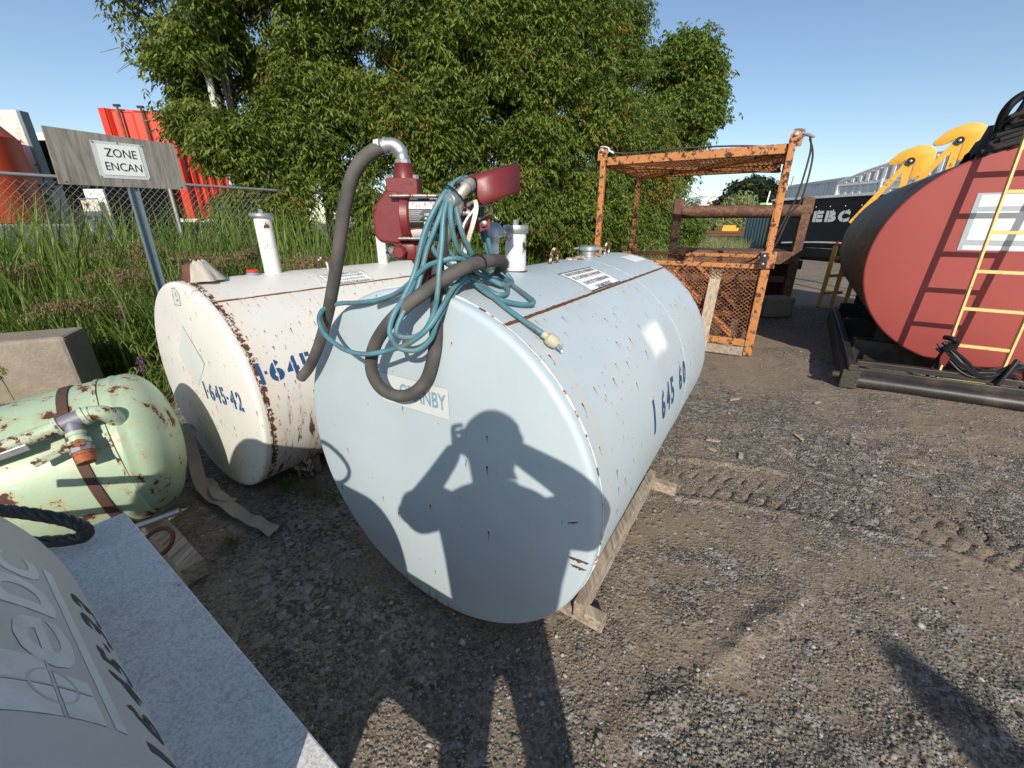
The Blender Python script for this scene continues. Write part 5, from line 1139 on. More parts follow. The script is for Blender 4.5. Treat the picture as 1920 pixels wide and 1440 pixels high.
pb, ptp = Vector((-2.60, 3.06, 0)), Vector((-2.545, 3.04, 1.93)); px_ = Vector((.43, .9, 0)); pn = Vector((.9, -.43, 0))
for s_, w_ in ((-.016, .010), (.016, .010)): MB().bar(pb + px_ * s_ + pn * .010, ptp + px_ * s_ + pn * .010, .006, .024, px_).build('post_web', 'signpost', sg, smooth=False)
MB().bar(pb, ptp, .005, .030, pn).build('post_face', 'signpost', sg, smooth=False)
for s_ in (-.026, .026): MB().bar(pb + px_ * s_ + pn * .021, ptp + px_ * s_ + pn * .021, .005, .020, pn).build('post_flange', 'signpost', sg, smooth=False)
hm = MB()
for i in range(40):
    c = pb.lerp(ptp, (i + .5) / 40) + pn * .0035; hm.lathe([(.005, 0), (0, .0005)], c, pn, 6)
hm.build('post_holes', 'black', sg)['kind'] = 'stuff'

# ------------------------------------------------------------------ chain link fence
FD = Vector((.545, .839, 0)).normalized(); FP = Vector((-5.6, 5.0, 0))
def fp(t, z, o=0.): return FP + FD * t + Vector((FD.y, -FD.x, 0)) * o + Vector((0, 0, z))
fe = thing('chain_link_fence', tuple(FP), 'galvanised chain link fence running through the tall grass on the left', 'fence')
f0, f1, fh = -5.0, 4.65, 1.93
MB().cyl(fp(f0, fh, .02), fp(f1, fh, .02), .021, n=12).build('top_rail', 'chain', fe)
for t in (-4.2, -1.2, 1.55, 4.6): MB().cyl(fp(t, 0), fp(t, fh + .03), .026, n=12).build('fence_post', 'chain', fe)
V = []; Fq = []; st = .078; wr = .0030; fsd = Vector((FD.y, -FD.x, 0))
for sgn in (1, -1):
    for i in range(int((f1 - f0 + fh) / st) + 1):
        t0 = f0 - (fh if sgn > 0 else 0) + i * st; z0 = .05; t1 = t0 + sgn * (fh - z0)
        if sgn < 0: t0, t1 = f0 + i * st, f0 + i * st - (fh - z0)
        a, b = fp(t0, z0, -.004 * sgn), fp(t1, fh, -.004 * sgn)
        lo, hi = 0., 1.
        for bd, sg_ in ((f0, 1), (f1, -1)):
            ta, tb = (t0 - bd) * sg_, (t1 - bd) * sg_
            if ta < 0 and tb < 0: hi = -1; break
            if ta < 0: lo = max(lo, ta / (ta - tb))
            elif tb < 0: hi = min(hi, ta / (ta - tb))
        if hi <= lo: continue
        A, B = a.lerp(b, lo), a.lerp(b, hi); o = len(V); u = FD * wr; k = fsd * wr
        V += [A + u, A + k, A - u, A - k, B + u, B + k, B - u, B - k]; Fq += [(o + j, o + (j + 1) % 4, o + 4 + (j + 1) % 4, o + 4 + j) for j in range(4)]
MB().add(V, Fq).build('wire_mesh', 'chain', fe, smooth=False)['kind'] = 'stuff'

# ------------------------------------------------------------------ things beyond the fence
wp = thing('white_machine', (-8.2, 7.4, 0), 'white machine cabinet with rust marks beyond the fence at the far left', 'machine')
MB().box((-8.12, 7.10, 2.40), (1.72, .10, 1.14), bev=.02).build('cabinet', 'contwhite_rust', wp, smooth=False)
MB().box((-7.24, 7.12, 2.45), (.05, .12, 1.02)).build('dark_edge', 'signpost', wp, smooth=False)
MB().box((-7.45, 7.14, 1.70), (.42, .08, .42)).build('vent_panel', 'contwhite_rust', wp, smooth=False)
for k in range(3):
    for i in range(8): MB().box((-7.50 + i * .032, 7.095, 1.80 - k * .085), (.016, .01, .055)).build('vent_slot', 'darkin', wp, smooth=False)
MB().cyl((-7.30, 7.3, 0), (-7.30, 7.3, 2.0), .05, n=10).build('leg', 'contwhite_rust', wp); MB().cyl((-8.8, 7.4, 0), (-8.8, 7.4, 2.0), .05, n=10).build('leg', 'contwhite_rust', wp)
ot = thing('orange_silo', (-7.5, 6.1, 0), 'tall orange red cylinder on a white base at the far left edge beyond the fence', 'silo')
MB().lathe([(0, 1.42), (.62, 1.42), (.62, 2.50), (.45, 2.72), (0, 2.78)], (-7.42, 6.25, 0), (0, 0, 1), 40).build('drum', 'orangered', ot)
MB().box((-7.42, 6.25, .70), (1.25, 1.25, 1.42), bev=.03).build('base', 'contwhite_rust', ot, smooth=False)
dk = thing('box_trailer', (-10, 11, 0), 'open dark trailer body with pale roof beam beyond the fence behind the plywood sign', 'trailer')
for nm, c, s_ in (('roof', (-11.4, 11.2, 3.10), (4.2, 2.4, .12)), ('back_wall', (-11.4, 12.3, 2.1), (4.2, .08, 1.95)), ('floor', (-11.4, 11.2, 1.10), (4.2, 2.4, .12)), ('side_wall', (-13.45, 11.2, 2.1), (.08, 2.4, 1.95)), ('side_wall', (-9.42, 11.2, 2.1), (.08, 2.4, 1.95)), ('lower_box', (-10.4, 11.2, .9), (3.0, .5, 1.2))):
    MB().box(c, s_).build(nm, 'darkin', dk, smooth=False)
MB().box((-11.4, 9.96, 3.12), (4.2, .06, .14)).build('roof_beam', 'contwhite', dk, smooth=False)
for x in (-12.6, -9.9): MB().box((x, 10.0, .6), (.8, .3, 1.1)).build('wheel_guard', 'rubber', dk, smooth=False)
wd = thing('white_cabinet', (-8.2, 9.6, 0), 'white two door cabinet seen through the fence below the plywood sign', 'cabinet')
MB().box((-8.95, 9.7, 1.55), (.42, .06, 1.1), bev=.01).build('body', 'contwhite', wd, smooth=False)
for z in (1.35, 1.72): MB().box((-8.96, 9.53, z), (.36, .03, .30)).build('door', 'contwhite_rust', wd, smooth=False)
for z in (1.54, 1.90): MB().box((-8.96, 9.52, z), (.38, .04, .025)).build('hinge_bar', 'signpost', wd, smooth=False)
MB().box((-8.95, 9.7, .5), (.4, .3, 1.0)).build('stand', 'darkin', wd, smooth=False)
rc = thing('red_container', (-9.5, 12.5, 0), 'bright red shipping container on a chassis partly hidden by the tree at the left', 'container')
ca, cb_, cc = Vector((-10.45, 12.35, 0)), Vector((-9.15, 12.75, 0)), Vector((-7.6, 16.5, 0))
cd_ = cc + (ca - cb_)
def quad_wall(name, p, q, z0, z1, mat, rib=.25, depth=.04):
    d = (q - p); L = d.length; d.normalize(); n_ = Vector((d.y, -d.x, 0)); poly = []
    for i in range(max(1, int(L / rib))): a = i * rib; poly += [(a, 0), (a + rib * .4, 0), (a + rib * .5, -depth), (a + rib * .9, -depth)]
    poly += [(L, 0), (L, -.12), (0, -.12)]
    MB().prism(poly, z1 - z0, lambda a, b, h_: p + d * a + n_ * b + Vector((0, 0, z0 + h_))).build(name, mat, rc, smooth=False)
quad_wall('end_wall', ca, cb_, 1.55, 4.15, 'contred', .62, .02); quad_wall('side_wall', cb_, cc, 1.55, 4.15, 'contred'); quad_wall('side_wall', cd_, ca, 1.55, 4.15, 'contred')
MB().add([p + Vector((0, 0, 4.16)) for p in (ca, cb_, cc, cd_)] + [p + Vector((0, 0, 4.10)) for p in (ca, cb_, cc, cd_)], [(0, 1, 2, 3), (7, 6, 5, 4)] + [(i, i + 4, (i + 1) % 4 + 4, (i + 1) % 4) for i in range(4)]).build('roof', 'contred', rc, smooth=False)
for f in (.25, .62): 
    p = ca.lerp(cb_, f) + Vector((.03, -.09, 0)); MB().cyl(p + Vector((0, 0, 1.6)), p + Vector((0, 0, 4.22)), .025, n=8).build('lock_bar', 'brown', rc)
    MB().box(p + Vector((0, 0, 4.22)), (.16, .05, .05)).build('lock_cam', 'black', rc, smooth=False)
for p in (ca, cb_): MB().box(p + Vector((0, 0, 2.85)), (.16, .16, 2.6)).build('corner_post', 'contred', rc, smooth=False)
pe = (cb_ - ca).normalized(); MB().prism([(.45, 3.02), (.95, 3.14), (1.0, 3.30), (.8, 3.22), (.75, 3.36), (.62, 3.20), (.42, 3.16)], .01, lambda x, z, d_: ca + pe * x + Vector((.03, -.05 - d_, z))).build('emblem', 'label_white', rc, smooth=False)
v_, f_ = text_fit('RECCELLE', .78, 1.22, 3.02, 3.14, bold=.03, shear=.3); put('lettering', wrap((v_, f_), lambda x, z: ca + pe * x + Vector((.03, -.065, z)), 0), 'black', rc)
MB().bar(ca + Vector((.5, .5, .9)), cd_ + Vector((.5, -.3, .9)), 1.6, 1.1).build('chassis', 'darkin', rc, smooth=False)
lpo = thing('light_pole', (-4.76, 7.75, 0), 'tall pale peeling pole rising through the left tree', 'pole')
MB().tube([(-4.76, 7.75, 0), (-4.76, 7.75, 3), (-4.75, 7.75, 8.2)], [.055, .050, .040], 12).build('shaft', 'polewhite', lpo)
MB().box((-4.75, 7.69, 1.0), (.10, .05, .5)).build('cover', 'polewhite', lpo, smooth=False)

# ------------------------------------------------------------------ foliage
def leaves(name, centres, spread, per, ll, lw, mat, root=None, seed=1, nl=5, yellow=0., droop=.9, kind=None, clump=None):
    rs = np.random.RandomState(seed); nC = len(centres); N = nC * per
    c = np.repeat(centres, per, 0); ct = np.repeat(rs.rand(nC), per); cy = np.repeat(rs.rand(nC), per)
    off = rs.normal(0, 1, (N, 3)) * np.array([1, 1, .8]) * spread; p = c + off
    ang = rs.rand(N) * 6.283; ax = np.stack([np.cos(ang), np.sin(ang), -rs.uniform(.1, droop, N)], -1); ax /= np.linalg.norm(ax, axis=1)[:, None]
    up = np.array([0, 0, 1.]); sd = np.cross(ax, up); sd /= np.linalg.norm(sd, axis=1)[:, None] + 1e-9
    V = []; T = []
    for k in range(nl):
        t = (k // 2) / max(1, (nl // 2)); sgn = (1 if k % 2 else -1) if k < nl - 1 else 0
        b = p + ax * (t * ll * 1.3)[..., None] if False else p + ax * (t * ll * 1.3)
        d = ax * .75 + sd * sgn * .8 + np.array([0, 0, -.35]) + rs.normal(0, .22, (N, 3)); d /= np.linalg.norm(d, axis=1)[:, None]
        w_ = np.cross(d, rs.normal(0, 1, (N, 3)) * .5 + up); w_ /= np.linalg.norm(w_, axis=1)[:, None] + 1e-9
        L = ll * rs.uniform(.7, 1.2, N); Wd = lw * rs.uniform(.8, 1.2, N)
        V.append(np.stack([b, b + d * (L * .45)[:, None] + w_ * (Wd * .5)[:, None], b + d * L[:, None] + np.array([0, 0, -.012]), b + d * (L * .45)[:, None] - w_ * (Wd * .5)[:, None]], 1))
        tr = np.clip(ct * .6 + rs.rand(N) * .5, 0, 1); T.append(np.repeat(np.stack([tr, np.where(cy > 1 - yellow, .99, rs.rand(N) * .95), tr], -1)[:, None], 4, 1))
    V = np.concatenate(V).reshape(-1, 3); T = np.concatenate(T).reshape(-1, 3); Fq = np.arange(len(V)).reshape(-1, 4)
    return mesh_np(name, V, Fq, mat, T, root, kind)
def crown_points(lumps, n, seed, shell=.28, holes=.0, front=.35):
    rs = np.random.RandomState(seed); L = np.array(lumps); w_ = (L[:, 3] * L[:, 4] + L[:, 3] * L[:, 5] + L[:, 4] * L[:, 5]); w_ /= w_.sum()
    i = rs.choice(len(L), n * 3, p=w_); d = rs.normal(0, 1, (n * 3, 3)); d[:, 1] -= front; d /= np.linalg.norm(d, axis=1)[:, None]
    r = 1 - np.abs(rs.normal(0, shell, n * 3)); r = np.clip(r, .1, 1.05)
    p = L[i, :3] + d * L[i, 3:6] * r[:, None]
    q = vnoise(p[:, 0] + p[:, 1] * .5, p[:, 2] + 50, 1.5, seed + 5) + .5 * vnoise(p[:, 0] - p[:, 1], p[:, 2] + 90, 3.3, seed + 6)
    p = p[(q > -.27 + holes * .9) & (p[:, 2] > .15)][:n]; return p
def tree(label, base, lumps, n, seed, mat='leaf', per=17, ll=.105, lw=.032, spread=.105, holes=0.1, trunk_r=.11, yellow=.02, cat='tree', group='trees beyond the fence', bark='bark', limbs=True):
    t = thing('broadleaf_tree', base, label, cat, group); b = Vector(base); rs = random.Random(seed)
    top = max(l[2] for l in lumps); tc = Vector((sum(l[0] for l in lumps) / len(lumps), sum(l[1] for l in lumps) / len(lumps), top))
    MB().tube(spline([b, b.lerp(tc, .3) + Vector((rs.uniform(-.1, .1), rs.uniform(-.1, .1), 0)), b.lerp(tc, .65), tc], 4), [trunk_r * (1 - .75 * i / 12) for i in range(13)], 10).build('trunk', bark, t)
    if limbs:
        for l in lumps:
            for q in range(2):
                z = rs.uniform(.15, .6); s_ = b.lerp(tc, z); e = Vector(l[:3]) + Vector((rs.uniform(-.6, .6) * l[3], rs.uniform(-.8, .4) * l[4], rs.uniform(-.2, .7) * l[5])); m_ = s_.lerp(e, .5) + Vector((0, 0, -.05 + rs.random() * .4))
                MB().tube(spline([s_, m_, e], 4), [trunk_r * .45 * (1 - .85 * i / 8) + .003 for i in range(9)], 6).build('limb', bark, t)
        tw = MB(); cp = crown_points(lumps, 70, seed + 77, .12)
        for p in cp:
            p = Vector(p); c0 = min((Vector(l[:3]) for l in lumps), key=lambda v: (v - p).length); tw.tube([p.lerp(c0, .45), p.lerp(c0, .2) + Vector((0, 0, .05)), p + Vector((rs.uniform(-.15, .15), -.05, -.08))], [.010, .007, .003], 4)
        tw.build('twigs', bark, t)['kind'] = 'stuff'
    leaves('crown', crown_points(lumps, n, seed, holes=holes), spread, per, ll, lw, mat, t, seed, yellow=yellow)
    return t
tree('leftmost tree of the wall with loose sprays over the red container', (-5.0, 8.9, 0), [(-5.75, 8.4, 5.0, .85, .9, .7), (-5.9, 8.3, 3.85, .7, .7, .40), (-5.2, 8.3, 4.3, .8, .9, 1.3), (-5.0, 8.6, 5.6, 1.2, 1.1, .9), (-5.1, 8.2, 3.2, .75, .5, .45), (-4.75, 8.1, 2.2, .75, .6, 1.1), (-5.45, 8.1, 3.0, .4, .4, .3), (-4.6, 7.6, 4.4, .5, .35, .8), (-4.55, 7.6, 2.6, .5, .3, .7), (-4.3, 7.7, 1.3, .8, .35, .8)], 1150, 3, holes=.16, yellow=.01)
tree('second tree from the left standing right behind the pale pole', (-3.7, 9.0, 0), [(-4.0, 9.2, 5.0, 1.3, 1.2, 1.9), (-3.6, 9.0, 3.0, 1.15, 1.1, 1.3), (-3.7, 8.1, 1.4, 1.0, .6, 1.0), (-3.0, 9.2, 6.6, 1.6, 1.3, .9)], 1500, 8, holes=.12)
tree('middle tree of the dense green wall behind the red pump hose', (-1.9, 9.2, 0), [(-2.0, 9.3, 5.2, 1.5, 1.2, 2.0), (-1.9, 8.9, 3.0, 1.3, 1.0, 1.4), (-2.1, 8.5, 1.3, 1.2, .8, 1.0), (-.9, 9.0, 4.0, 1.1, 1.0, 1.5)], 1700, 13, holes=.14)
tree('tall tree behind the pump nozzle with hanging leaf clusters', (-.1, 9.5, 0), [(-.2, 9.6, 5.3, 1.5, 1.2, 2.0), (.0, 9.2, 3.2, 1.2, 1.0, 1.4), (-.3, 9.0, 1.5, 1.3, .8, 1.1), (.5, 9.6, 4.2, 1.0, 1.0, 1.6)], 1700, 21, holes=.14)
tree('tree at the right end of the dense wall left of the basket post', (1.5, 10.3, 0), [(1.15, 10.3, 5.0, 1.05, 1.0, 1.9), (1.5, 10.2, 3.1, 1.15, 1.0, 1.3), (1.4, 10.0, 1.5, 1.4, .8, 1.1), (.8, 10.4, 6.5, .9, 1.0, .9)], 1500, 27, holes=.12, yellow=.03)
tree('slimmer tree with thin bare twigs between the green wall and the right tree', (3.35, 13.2, 0), [(3.0, 13.2, 5.0, .75, .9, 1.3), (3.3, 13.2, 3.6, 1.1, .9, 1.2), (2.6, 13.2, 2.2, 1.3, .9, 1.2), (3.0, 13.2, 6.3, .45, .6, .5)], 900, 33, 'leaf2', holes=.22, spread=.16, yellow=.03, trunk_r=.09)
tree('yellowing small tree low between the two right hand trees', (4.2, 13.8, 0), [(3.9, 13.6, 3.5, .75, .6, .8), (4.0, 13.6, 2.4, .7, .6, .7)], 260, 35, 'leafy', holes=.1, spread=.16, trunk_r=.05, yellow=.3)
tree('right hand tree with rounded leaning crown standing clear against the sky', (4.9, 15.4, 0), [(5.3, 15.4, 5.5, 1.15, 1.0, 1.3), (5.6, 15.4, 4.5, 1.0, 1.0, .9), (4.7, 15.4, 5.0, .8, .9, .9), (5.1, 15.4, 3.2, 1.1, .9, .55), (4.5, 15.4, 2.8, .8, .9, .6)], 1150, 41, 'leaf2', holes=.14, spread=.17, ll=.12, lw=.06, trunk_r=.12, yellow=.01)
tree('low rounded tree behind the basket roof at the foot of the right tree', (4.6, 14.0, 0), [(4.3, 14.0, 1.6, 1.5, .8, 1.2), (3.0, 13.0, 1.2, 1.4, .8, 1.0), (5.4, 14.6, 1.4, .9, .7, .9)], 900, 47, 'leaf2', holes=.02, spread=.15, limbs=False, trunk_r=.05)
tree('dark rounded distant tree framed inside the orange basket', (24.0, 45, 0), [(24.0, 45, 3.4, 2.5, 2, 2.2), (22.2, 45, 2.4, 1.6, 1.6, 1.6), (26, 45, 2.4, 1.4, 1.5, 1.5)], 900, 53, 'leafd', per=12, ll=.35, lw=.2, spread=.35, limbs=False, group='trees in the distance')
tree('pale bushy willow in front of the dark distant tree', (18.0, 36, 0), [(18.2, 36, 1.9, 1.7, 1, 1.5), (16.0, 35, 1.2, 1.8, 1, .9)], 350, 57, 'drygrass', per=12, ll=.28, lw=.08, spread=.3, limbs=False, group='trees in the distance', holes=0)

# ------------------------------------------------------------------ grass
def blades(name, P, h, wd, lean, mat, seed, label, cat='grass', tintb=0.):
    rs = np.random.RandomState(seed); n = len(P); H = rs.uniform(*h, n); a = rs.rand(n) * 6.283; l = rs.uniform(*lean, n) * H
    d = np.stack([np.cos(a), np.sin(a)], -1); sdx = np.stack([-d[:, 1], d[:, 0]], -1); wv = rs.uniform(*wd, n); ph = rs.rand(n) * 1.5
    z0 = ground_z(P[:, 0], P[:, 1]) if n else 0; rows = []
    for t, ww in ((0, .7), (.35, 1.), (.7, .75), (1., .06)):
        c = P + d * (l * t ** 2)[:, None]; z = z0 + H * (t - .18 * t ** 3 * (l / H) ** 1.0)
        s_ = sdx * (wv * ww * .5)[:, None]; rows += [np.stack([c[:, 0] - s_[:, 0], c[:, 1] - s_[:, 1], z], -1), np.stack([c[:, 0] + s_[:, 0], c[:, 1] + s_[:, 1], z], -1)]
    V = np.stack(rows, 1).reshape(-1, 3); b = (np.arange(n) * 8)[:, None, None]
    Fq = (np.array([(0, 1, 3, 2), (2, 3, 5, 4), (4, 5, 7, 6)])[None] + b).reshape(-1, 4)
    T = np.repeat(np.stack([rs.rand(n), rs.rand(n) * .95 + tintb, rs.rand(n)], -1), 8, 0)
    return tag(mesh_np(name, V, Fq, mat, T, kind='stuff'), label, cat, kind='stuff')
G0 = np.array([-3.0, 2.85]); gd = np.array([.545, .839]); gn = np.array([-.839, .545])
def strip(n, t0, t1, w0, w1, seed, grow=0., clump=0.):
    rs = np.random.RandomState(seed); t = t0 + (t1 - t0) * rs.rand(n * 3) ** 1.25; w_ = w0 + (w1 - w0) * rs.rand(n * 3)
    P = G0 + gd * t[:, None] + gn * w_[:, None]
    if clump: k = vnoise(P[:, 0], P[:, 1], 1.1, seed + 3) + vnoise(P[:, 0], P[:, 1], 3.1, seed + 4) * .6; P = P[rs.rand(n * 3) < np.clip(.5 + k * clump, 0, 1)]
    P = P[~((P[:, 0] > -5.2) & (P[:, 0] < -2.95) & (P[:, 1] < 3.30))]
    return P[:n]
blades('tall_grass', strip(17000, -2.5, 12, .35, 3.6, 61, clump=1.6), (.55, 1.25), (.008, .017), (.1, .75), 'grass', 1, 'tall green reed grass filling the strip between the tanks and the fence')
blades('tall_reeds', strip(5200, -2.5, 9, 1.0, 3.9, 67, clump=1.6), (1.0, 1.85), (.012, .026), (.05, .5), 'grass', 2, 'taller broad reed blades standing in front of the fence', 'reeds')
blades('short_grass', strip(22000, -2.5, 14, -.05, 2.2, 71, clump=.8), (.12, .45), (.005, .010), (.2, 1.1), 'weed', 3, 'short mixed grass at the edge of the gravel behind the tanks')
blades('field_grass', strip(26000, 9, 34, -2.3, 4.5, 73), (.45, 1.0), (.010, .022), (.3, 1.1), 'drygrass', 4, 'pale dry field grass behind the orange basket')
rsw = np.random.RandomState(5)
wp_ = strip(2600, -2.5, 10, .0, 2.6, 81, clump=1.2); wz = rsw.rand(len(wp_)) * .55 + .05
tag(leaves('weeds', np.stack([wp_[:, 0], wp_[:, 1], wz], -1), .10, 9, .055, .016, 'weed', seed=82, nl=5, kind='stuff'), 'leafy green weeds crowded under the tall grass', 'weeds')
# plants one can tell apart
def seedhead(x, y, h, label, r=.16):
    t = thing('wild_plant', (x, y, 0), label, 'plant', 'brown seed headed plants in the grass'); 
    MB().tube([(x, y, 0), (x + .02, y, h * .6), (x + .04, y - .02, h)], [.006, .005, .003], 5).build('stem', 'drygrass' if 0 else 'plume', t)
    rs = np.random.RandomState(int(abs(x * 100))); n = 26
    c = np.stack([x + .04 + rs.normal(0, r, n), y + rs.normal(0, r * .8, n), h - .02 + rs.normal(0, r * .24, n)], -1)
    leaves('seed_head', c, .032, 24, .015, .008, 'plume', t, 9, nl=3)
for i, (x, y, h, lb) in enumerate(((-3.75, 4.25, 1.17, 'broad brown seed head left of the sign post'), (-3.45, 3.75, 1.0, 'pale brown seed head low in front of the fence left of the sign post'), (-3.15, 4.3, 1.10, 'brown seed head just left of the sign post foot'), (-2.75, 4.4, 1.13, 'tan seed head just right of the sign post'), (-2.05, 4.15, 1.08, 'tan seed head between the dome and the tall white pipe'), (-4.5, 3.75, 1.05, 'brown seed head at the far left edge of the grass'), (-3.6, 3.4, .82, 'small dark seed head above the concrete block'))): seedhead(x, y, h, lb, .13 if i else .19)
def flower(x, y, h, mat, label, grp):
    t = thing('wildflower', (x, y, 0), label, 'flower', grp)
    MB().tube([(x, y, 0), (x + .02, y + .01, h * .6), (x + .01, y, h)], [.004, .003, .002], 5).build('stem', 'weed', t)
    rs = np.random.RandomState(int(abs(x * 77))); n = 9; k = rs.rand(n)
    leaves('blossom', np.stack([x + rs.normal(0, .014, n), y + rs.normal(0, .010, n), h - .11 * k], -1), .009, 8, .011, .007, mat, t, 4, nl=3)
for x, y, h, lb in ((-4.55, 3.35, .72, 'leftmost purple flower spike'), (-3.2, 3.35, .78, 'purple flower spike above the right end of the concrete block'), (-3.35, 3.1, .66, 'larger purple flower spike near the concrete block'), (-2.65, 3.25, .62, 'purple flower spike close to the white tank end'), (-2.85, 3.0, .48, 'lowest purple flower spike')):
    flower(x, y, h, 'purple', lb, 'purple flowers in the grass')
flower(-3.02, 2.26, .66, 'goldenrod', 'yellow goldenrod spike in front of the concrete block', 'yellow flowers'); flower(-3.25, 2.32, .52, 'goldenrod', 'second yellow goldenrod spike at the left picture edge', 'yellow flowers')
def tuft(x, y, n, h, label, seed, leafy=False):
    rs = np.random.RandomState(seed); P = np.array([x, y]) + rs.normal(0, .02, (n, 2))
    o = blades('grass_tuft', P, (h * .5, h), (.003, .006), (.4, 1.2), 'weed', seed, label, 'grass tuft'); del o['kind']; o['group'] = 'small weeds on the gravel'
    if leafy and h > .06:
        l = leaves('foliage', np.stack([x + rs.normal(0, .02, 3), y + rs.normal(0, .02, 3), rs.rand(3) * h * .5 + .01], -1), .012, 3, .02, .012, 'weed', o, seed, nl=3)
tuft(-1.30, 1.98, 26, .17, 'grass tuft on the gravel just in front of the white tank bottom', 91, True)
tuft(-1.12, 1.92, 22, .15, 'grass tuft beside the white steel bracket', 92, True)
tuft(-1.36, 1.55, 14, .09, 'small weed at the end of the webbing strap', 93, True)
tuft(-.98, 1.88, 14, .09, 'small weed against the left rim of the blue tank', 94, True)
tuft(.50, 1.02, 5, .022, 'tiny weed on the sunlit gravel right of the timber end', 95, True)
tuft(.62, .90, 5, .022, 'tiny sprout on the sunlit gravel lower right of the blue tank', 96, True)
tuft(.28, .72, 5, .022, 'tiny sprout by the right edge of the photographer shadow', 97, True)
tuft(1.95, 4.2, 14, .08, 'small weeds beside the front board of the orange basket', 98, True)

# ------------------------------------------------------------------ photographer (casts the shadow on the tank end)
M['skin'] = simple('skin', (.42, .24, .17), .5, var=.08); M['shirt'] = simple('grey t shirt', (.12, .13, .15), .9, var=.1); M['trousers'] = simple('dark work trousers', (.03, .035, .05), .9, var=.1)
M['hair'] = simple('brown hair', (.04, .022, .012), .7, var=.3, scale=60); M['boot'] = simple('brown work boots', (.07, .04, .022), .7); M['eye'] = simple('eye white', (.7, .7, .68), .2, var=0)
pe_ = thing('person', (.03, -.27, 0), 'person in grey t shirt and dark trousers holding up a phone with both hands', 'person')
def skin_mesh(name, V, E, rad, mat, root_i=0, sub=2):
    off = parent_loc(pe_); me = bpy.data.meshes.new(name); me.from_pydata([tuple(Vector(v) - off) for v in V], E, [])
    o = link(name, me, pe_); me.materials.append(M[mat]); m = o.modifiers.new('skin', 'SKIN'); m.use_smooth_shade = True
    for i, r in enumerate(rad):
        sv = me.skin_vertices[0].data[i]; sv.radius = r if isinstance(r, tuple) else (r, r); sv.use_root = i == root_i
    s_ = o.modifiers.new('sub', 'SUBSURF'); s_.levels = s_.render_levels = sub; return o
BV = [(.03,-.27,.88),(.03,-.28,1.02),(.03,-.30,1.18),(.02,-.31,1.30),(.015,-.30,1.385),(.012,-.27,1.44),(.015,-.255,1.525),(.015,-.25,1.595),
 (-.155,-.30,1.325),(-.25,-.21,1.235),(-.325,-.12,1.155),(-.20,-.07,1.28),(-.122,-.045,1.385),(-.108,-.030,1.415),
 (.185,-.30,1.325),(.25,-.21,1.285),(.315,-.12,1.235),(.20,-.07,1.33),(.078,-.045,1.400),(.052,-.032,1.420),
 (-.055,-.27,.80),(-.09,-.26,.50),(-.12,-.29,.10),(-.125,-.22,.045),(-.13,-.12,.03),
 (.125,-.27,.80),(.17,-.26,.50),(.20,-.29,.10),(.205,-.22,.045),(.21,-.12,.03)]
BE = [(0,1),(1,2),(2,3),(3,4),(4,5),(5,6),(6,7),(3,8),(8,9),(9,10),(10,11),(11,12),(12,13),(3,14),(14,15),(15,16),(16,17),(17,18),(18,19),(0,20),(20,21),(21,22),(22,23),(23,24),(0,25),(25,26),(26,27),(27,28),(28,29)]
BR = [(.13,.10),(.125,.09),(.14,.10),(.10,.07),(.060,.058),(.062,.062),(.084,.102),(.070,.086),(.045,.045),.056,.048,.044,.034,.024,(.045,.045),.056,.050,.048,.034,.024,.085,.055,.038,.038,.03,.085,.055,.038,.038,.03]
skin_mesh('body', BV, BE, BR, 'skin')
def loft(rings, n=28):
    V = []
    for c, ux, uy in rings:
        for k in range(n): t = 2 * math.pi * k / n; V.append(Vector(c) + Vector(ux) * math.cos(t) + Vector(uy) * math.sin(t) + Vector((0, 0, .004 * math.sin(5 * t + c[2] * 30))))
    m = len(rings); return V, [(i * n + k, i * n + (k + 1) % n, (i + 1) * n + (k + 1) % n, (i + 1) * n + k) for i in range(m - 1) for k in range(n)]
sh_ = MB().add(*loft([((.03, -.275, z), (rx, 0, 0), (0, ry, 0)) for z, rx, ry in ((.80, .165, .125), (.84, .172, .132), (.95, .180, .130), (1.08, .190, .128), (1.20, .205, .125), (1.28, .205, .110), (1.335, .195, .105), (1.368, .145, .092), (1.388, .085, .076), (1.402, .072, .070))]))
for q0, q1, q2 in (((-.115, -.30, 1.30), (-.17, -.285, 1.305), (-.262, -.198, 1.222)), ((.150, -.30, 1.30), (.20, -.285, 1.31), (.262, -.198, 1.275))):
    P_ = spline([q0, q1, Vector(q1).lerp(Vector(q2), .5), q2], 3); rr_ = [.070, .074, .078, .080, .082, .083, .084, .085, .086, .086]
    t_ = MB().tube(P_, rr_[:len(P_)], 20, cap=False); sh_.add(t_.v, t_.f)
sh_.build('shirt', 'shirt', pe_, ang=80)
skin_mesh('trousers', [(.03,-.27,.96),(.03,-.27,.84),(-.055,-.27,.74),(-.09,-.26,.50),(-.12,-.285,.10),(.125,-.27,.74),(.17,-.26,.50),(.20,-.285,.10)], [(0,1),(1,2),(2,3),(3,4),(1,5),(5,6),(6,7)], [(.155,.115),(.155,.12),.10,.072,.062,.10,.072,.062], 'trousers', 1)
for x, x2 in ((-.12, -.13), (.20, .21)): skin_mesh('boot', [(x, -.30, .12), (x, -.285, .05), (x2, -.20, .045), (x2, -.10, .035)], [(0,1),(1,2),(2,3)], [.055, .055, .048, .040], 'boot', 1)
hc = Vector((.015, -.262, 1.545))
MB().lathe([(0, .108), (.035, .102), (.062, .084), (.080, .055), (.088, .020), (.087, -.005)], hc + Vector((0, -.006, 0)), (0, -.42, 1), 28).build('hair', 'hair', pe_)
MB().tube(spline([hc + Vector((0, .083, .008)), hc + Vector((0, .100, -.014)), hc + Vector((0, .106, -.026)), hc + Vector((0, .092, -.032))], 3), [.007, .008, .009, .010, .011, .012, .012, .012, .010, .007], 10).build('nose', 'skin', pe_)
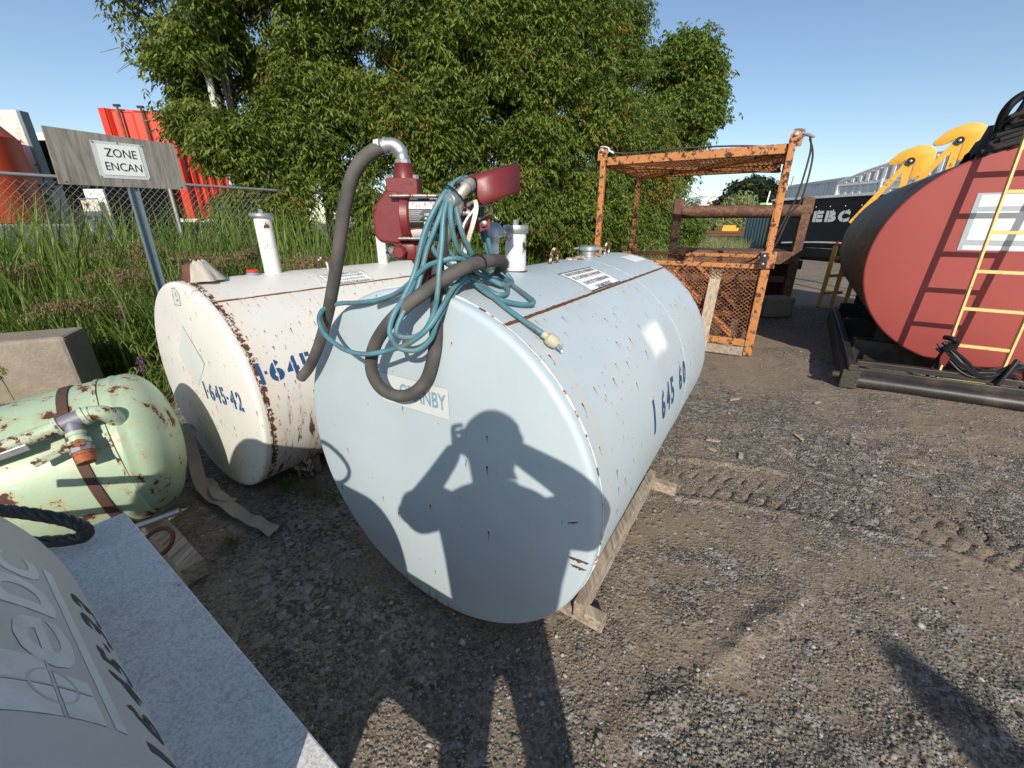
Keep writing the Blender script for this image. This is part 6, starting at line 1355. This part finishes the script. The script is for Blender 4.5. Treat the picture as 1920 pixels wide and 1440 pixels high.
for sx in (-1, 1):
    MB().lathe([(0, -.012), (.008, -.009), (.012, 0), (.008, .009), (0, .012)], hc + Vector((sx * .031, .070, .004)), (0, 1, 0), 14).build('eye', 'eye', pe_)
    MB().lathe([(0, .0005), (.005, 0)], hc + Vector((sx * .031, .0825, .004)), (0, 1, 0), 12).build('iris', 'hair', pe_)
    MB().tube([hc + Vector((sx * (.018 + .026 * t), .080 - .010 * t, .024 + .004 * math.sin(3 * t))) for t in (0, .33, .66, 1)], .0035, 6).build('eyebrow', 'hair', pe_)
    MB().tube([hc + Vector((sx * .082, .002 + .018 * math.cos(t), -.005 + .028 * math.sin(t))) for t in [i * .6283 for i in range(10)]], .007, 8, closed=True).build('ear', 'skin', pe_)
MB().tube([hc + Vector((-.024 + .048 * t, .080 - .03 * (t - .5) ** 2, -.056 + .006 * math.cos(6.28 * t))) for t in [i / 6 for i in range(7)]], .005, 8).build('mouth', 'pumpred', pe_)
# phone and hands, behind the lens plane
pdv = Vector((0, .931, -.365)); pup = Vector((0, .365, .931)); pc = Vector((-.022, 0, 1.420)) - pdv * .012
ph = thing('phone', tuple(pc), 'black phone held sideways in both hands by the person', 'phone')
PM = Matrix((Vector((1, 0, 0)), pdv, pup)).transposed()
MB().box(pc, (.136, .0075, .066), PM, .003).build('case', 'blackpaint', ph)
MB().box(pc - pdv * .0042, (.140, .0006, .066), PM).build('screen', 'placard_grey', ph, smooth=False)
for dx in (.045, ): MB().lathe([(.010, 0), (.010, .001), (0, .0012)], pc + Vector((dx - .030, 0, 0)) + pdv * .004 + pup * .012, pdv, 14).build('lens', 'lens' if 0 else 'black', ph)
def finger(pts, r): 
    c = spline(pts, 4); n = len(c); return MB().tube(c, [r * (1 - .25 * i / (n - 1)) if i < n - 1 else r * .35 for i in range(n)], 10)
for sgn, wx in ((-1, pc.x - .066), (1, pc.x + .066)):
    def hpnt(a, b, c): return Vector((wx, 0, 1.425)) + Vector((sgn * a, 0, 0)) - pdv * b + pup * c
    hm_ = MB(); hm_.add(*(lambda m: (m.v, m.f))(MB().box(hpnt(.016, .034, -.022), (.026, .030, .064), PM, .012)))
    for k, (c, l) in enumerate(((.036, .9), (.016, 1.), (-.004, .95), (-.024, .78))):
        f_ = finger([hpnt(.024, .034, c * .7 - .012), hpnt(.026, .018, c * .9), hpnt(.012, .010, c), hpnt(-.006 * l, .0155, c + .003)], .0085 if k < 3 else .0072); hm_.add(f_.v, f_.f)
    f_ = finger([hpnt(.020, .036, -.050), hpnt(.004, .040, -.038), hpnt(-.012, .032, -.022), hpnt(-.024, .0255, -.010)], .0105); hm_.add(f_.v, f_.f)
    hm_.build('hand', 'skin', pe_, ang=80)

# guessed post added out of frame at the right to shadow the gravel
tp = thing('shadow_post', (1.64, -3.4, 0), 'round post added behind the camera on the right to cast a shadow', 'post')
MB().lathe([(.135, 0), (.13, 1.2), (.115, 2.15), (.10, 2.32), (.06, 2.42), (0, 2.45)], (1.64, -3.4, 0), (0, 0, 1), 20).build('shaft', 'bark', tp)
MB().lathe([(.135, 2.0), (.137, 2.05), (.135, 2.1)], (1.64, -3.4, 0), (0, 0, 1), 20).build('shadow_post_band', 'rustmetal', tp)
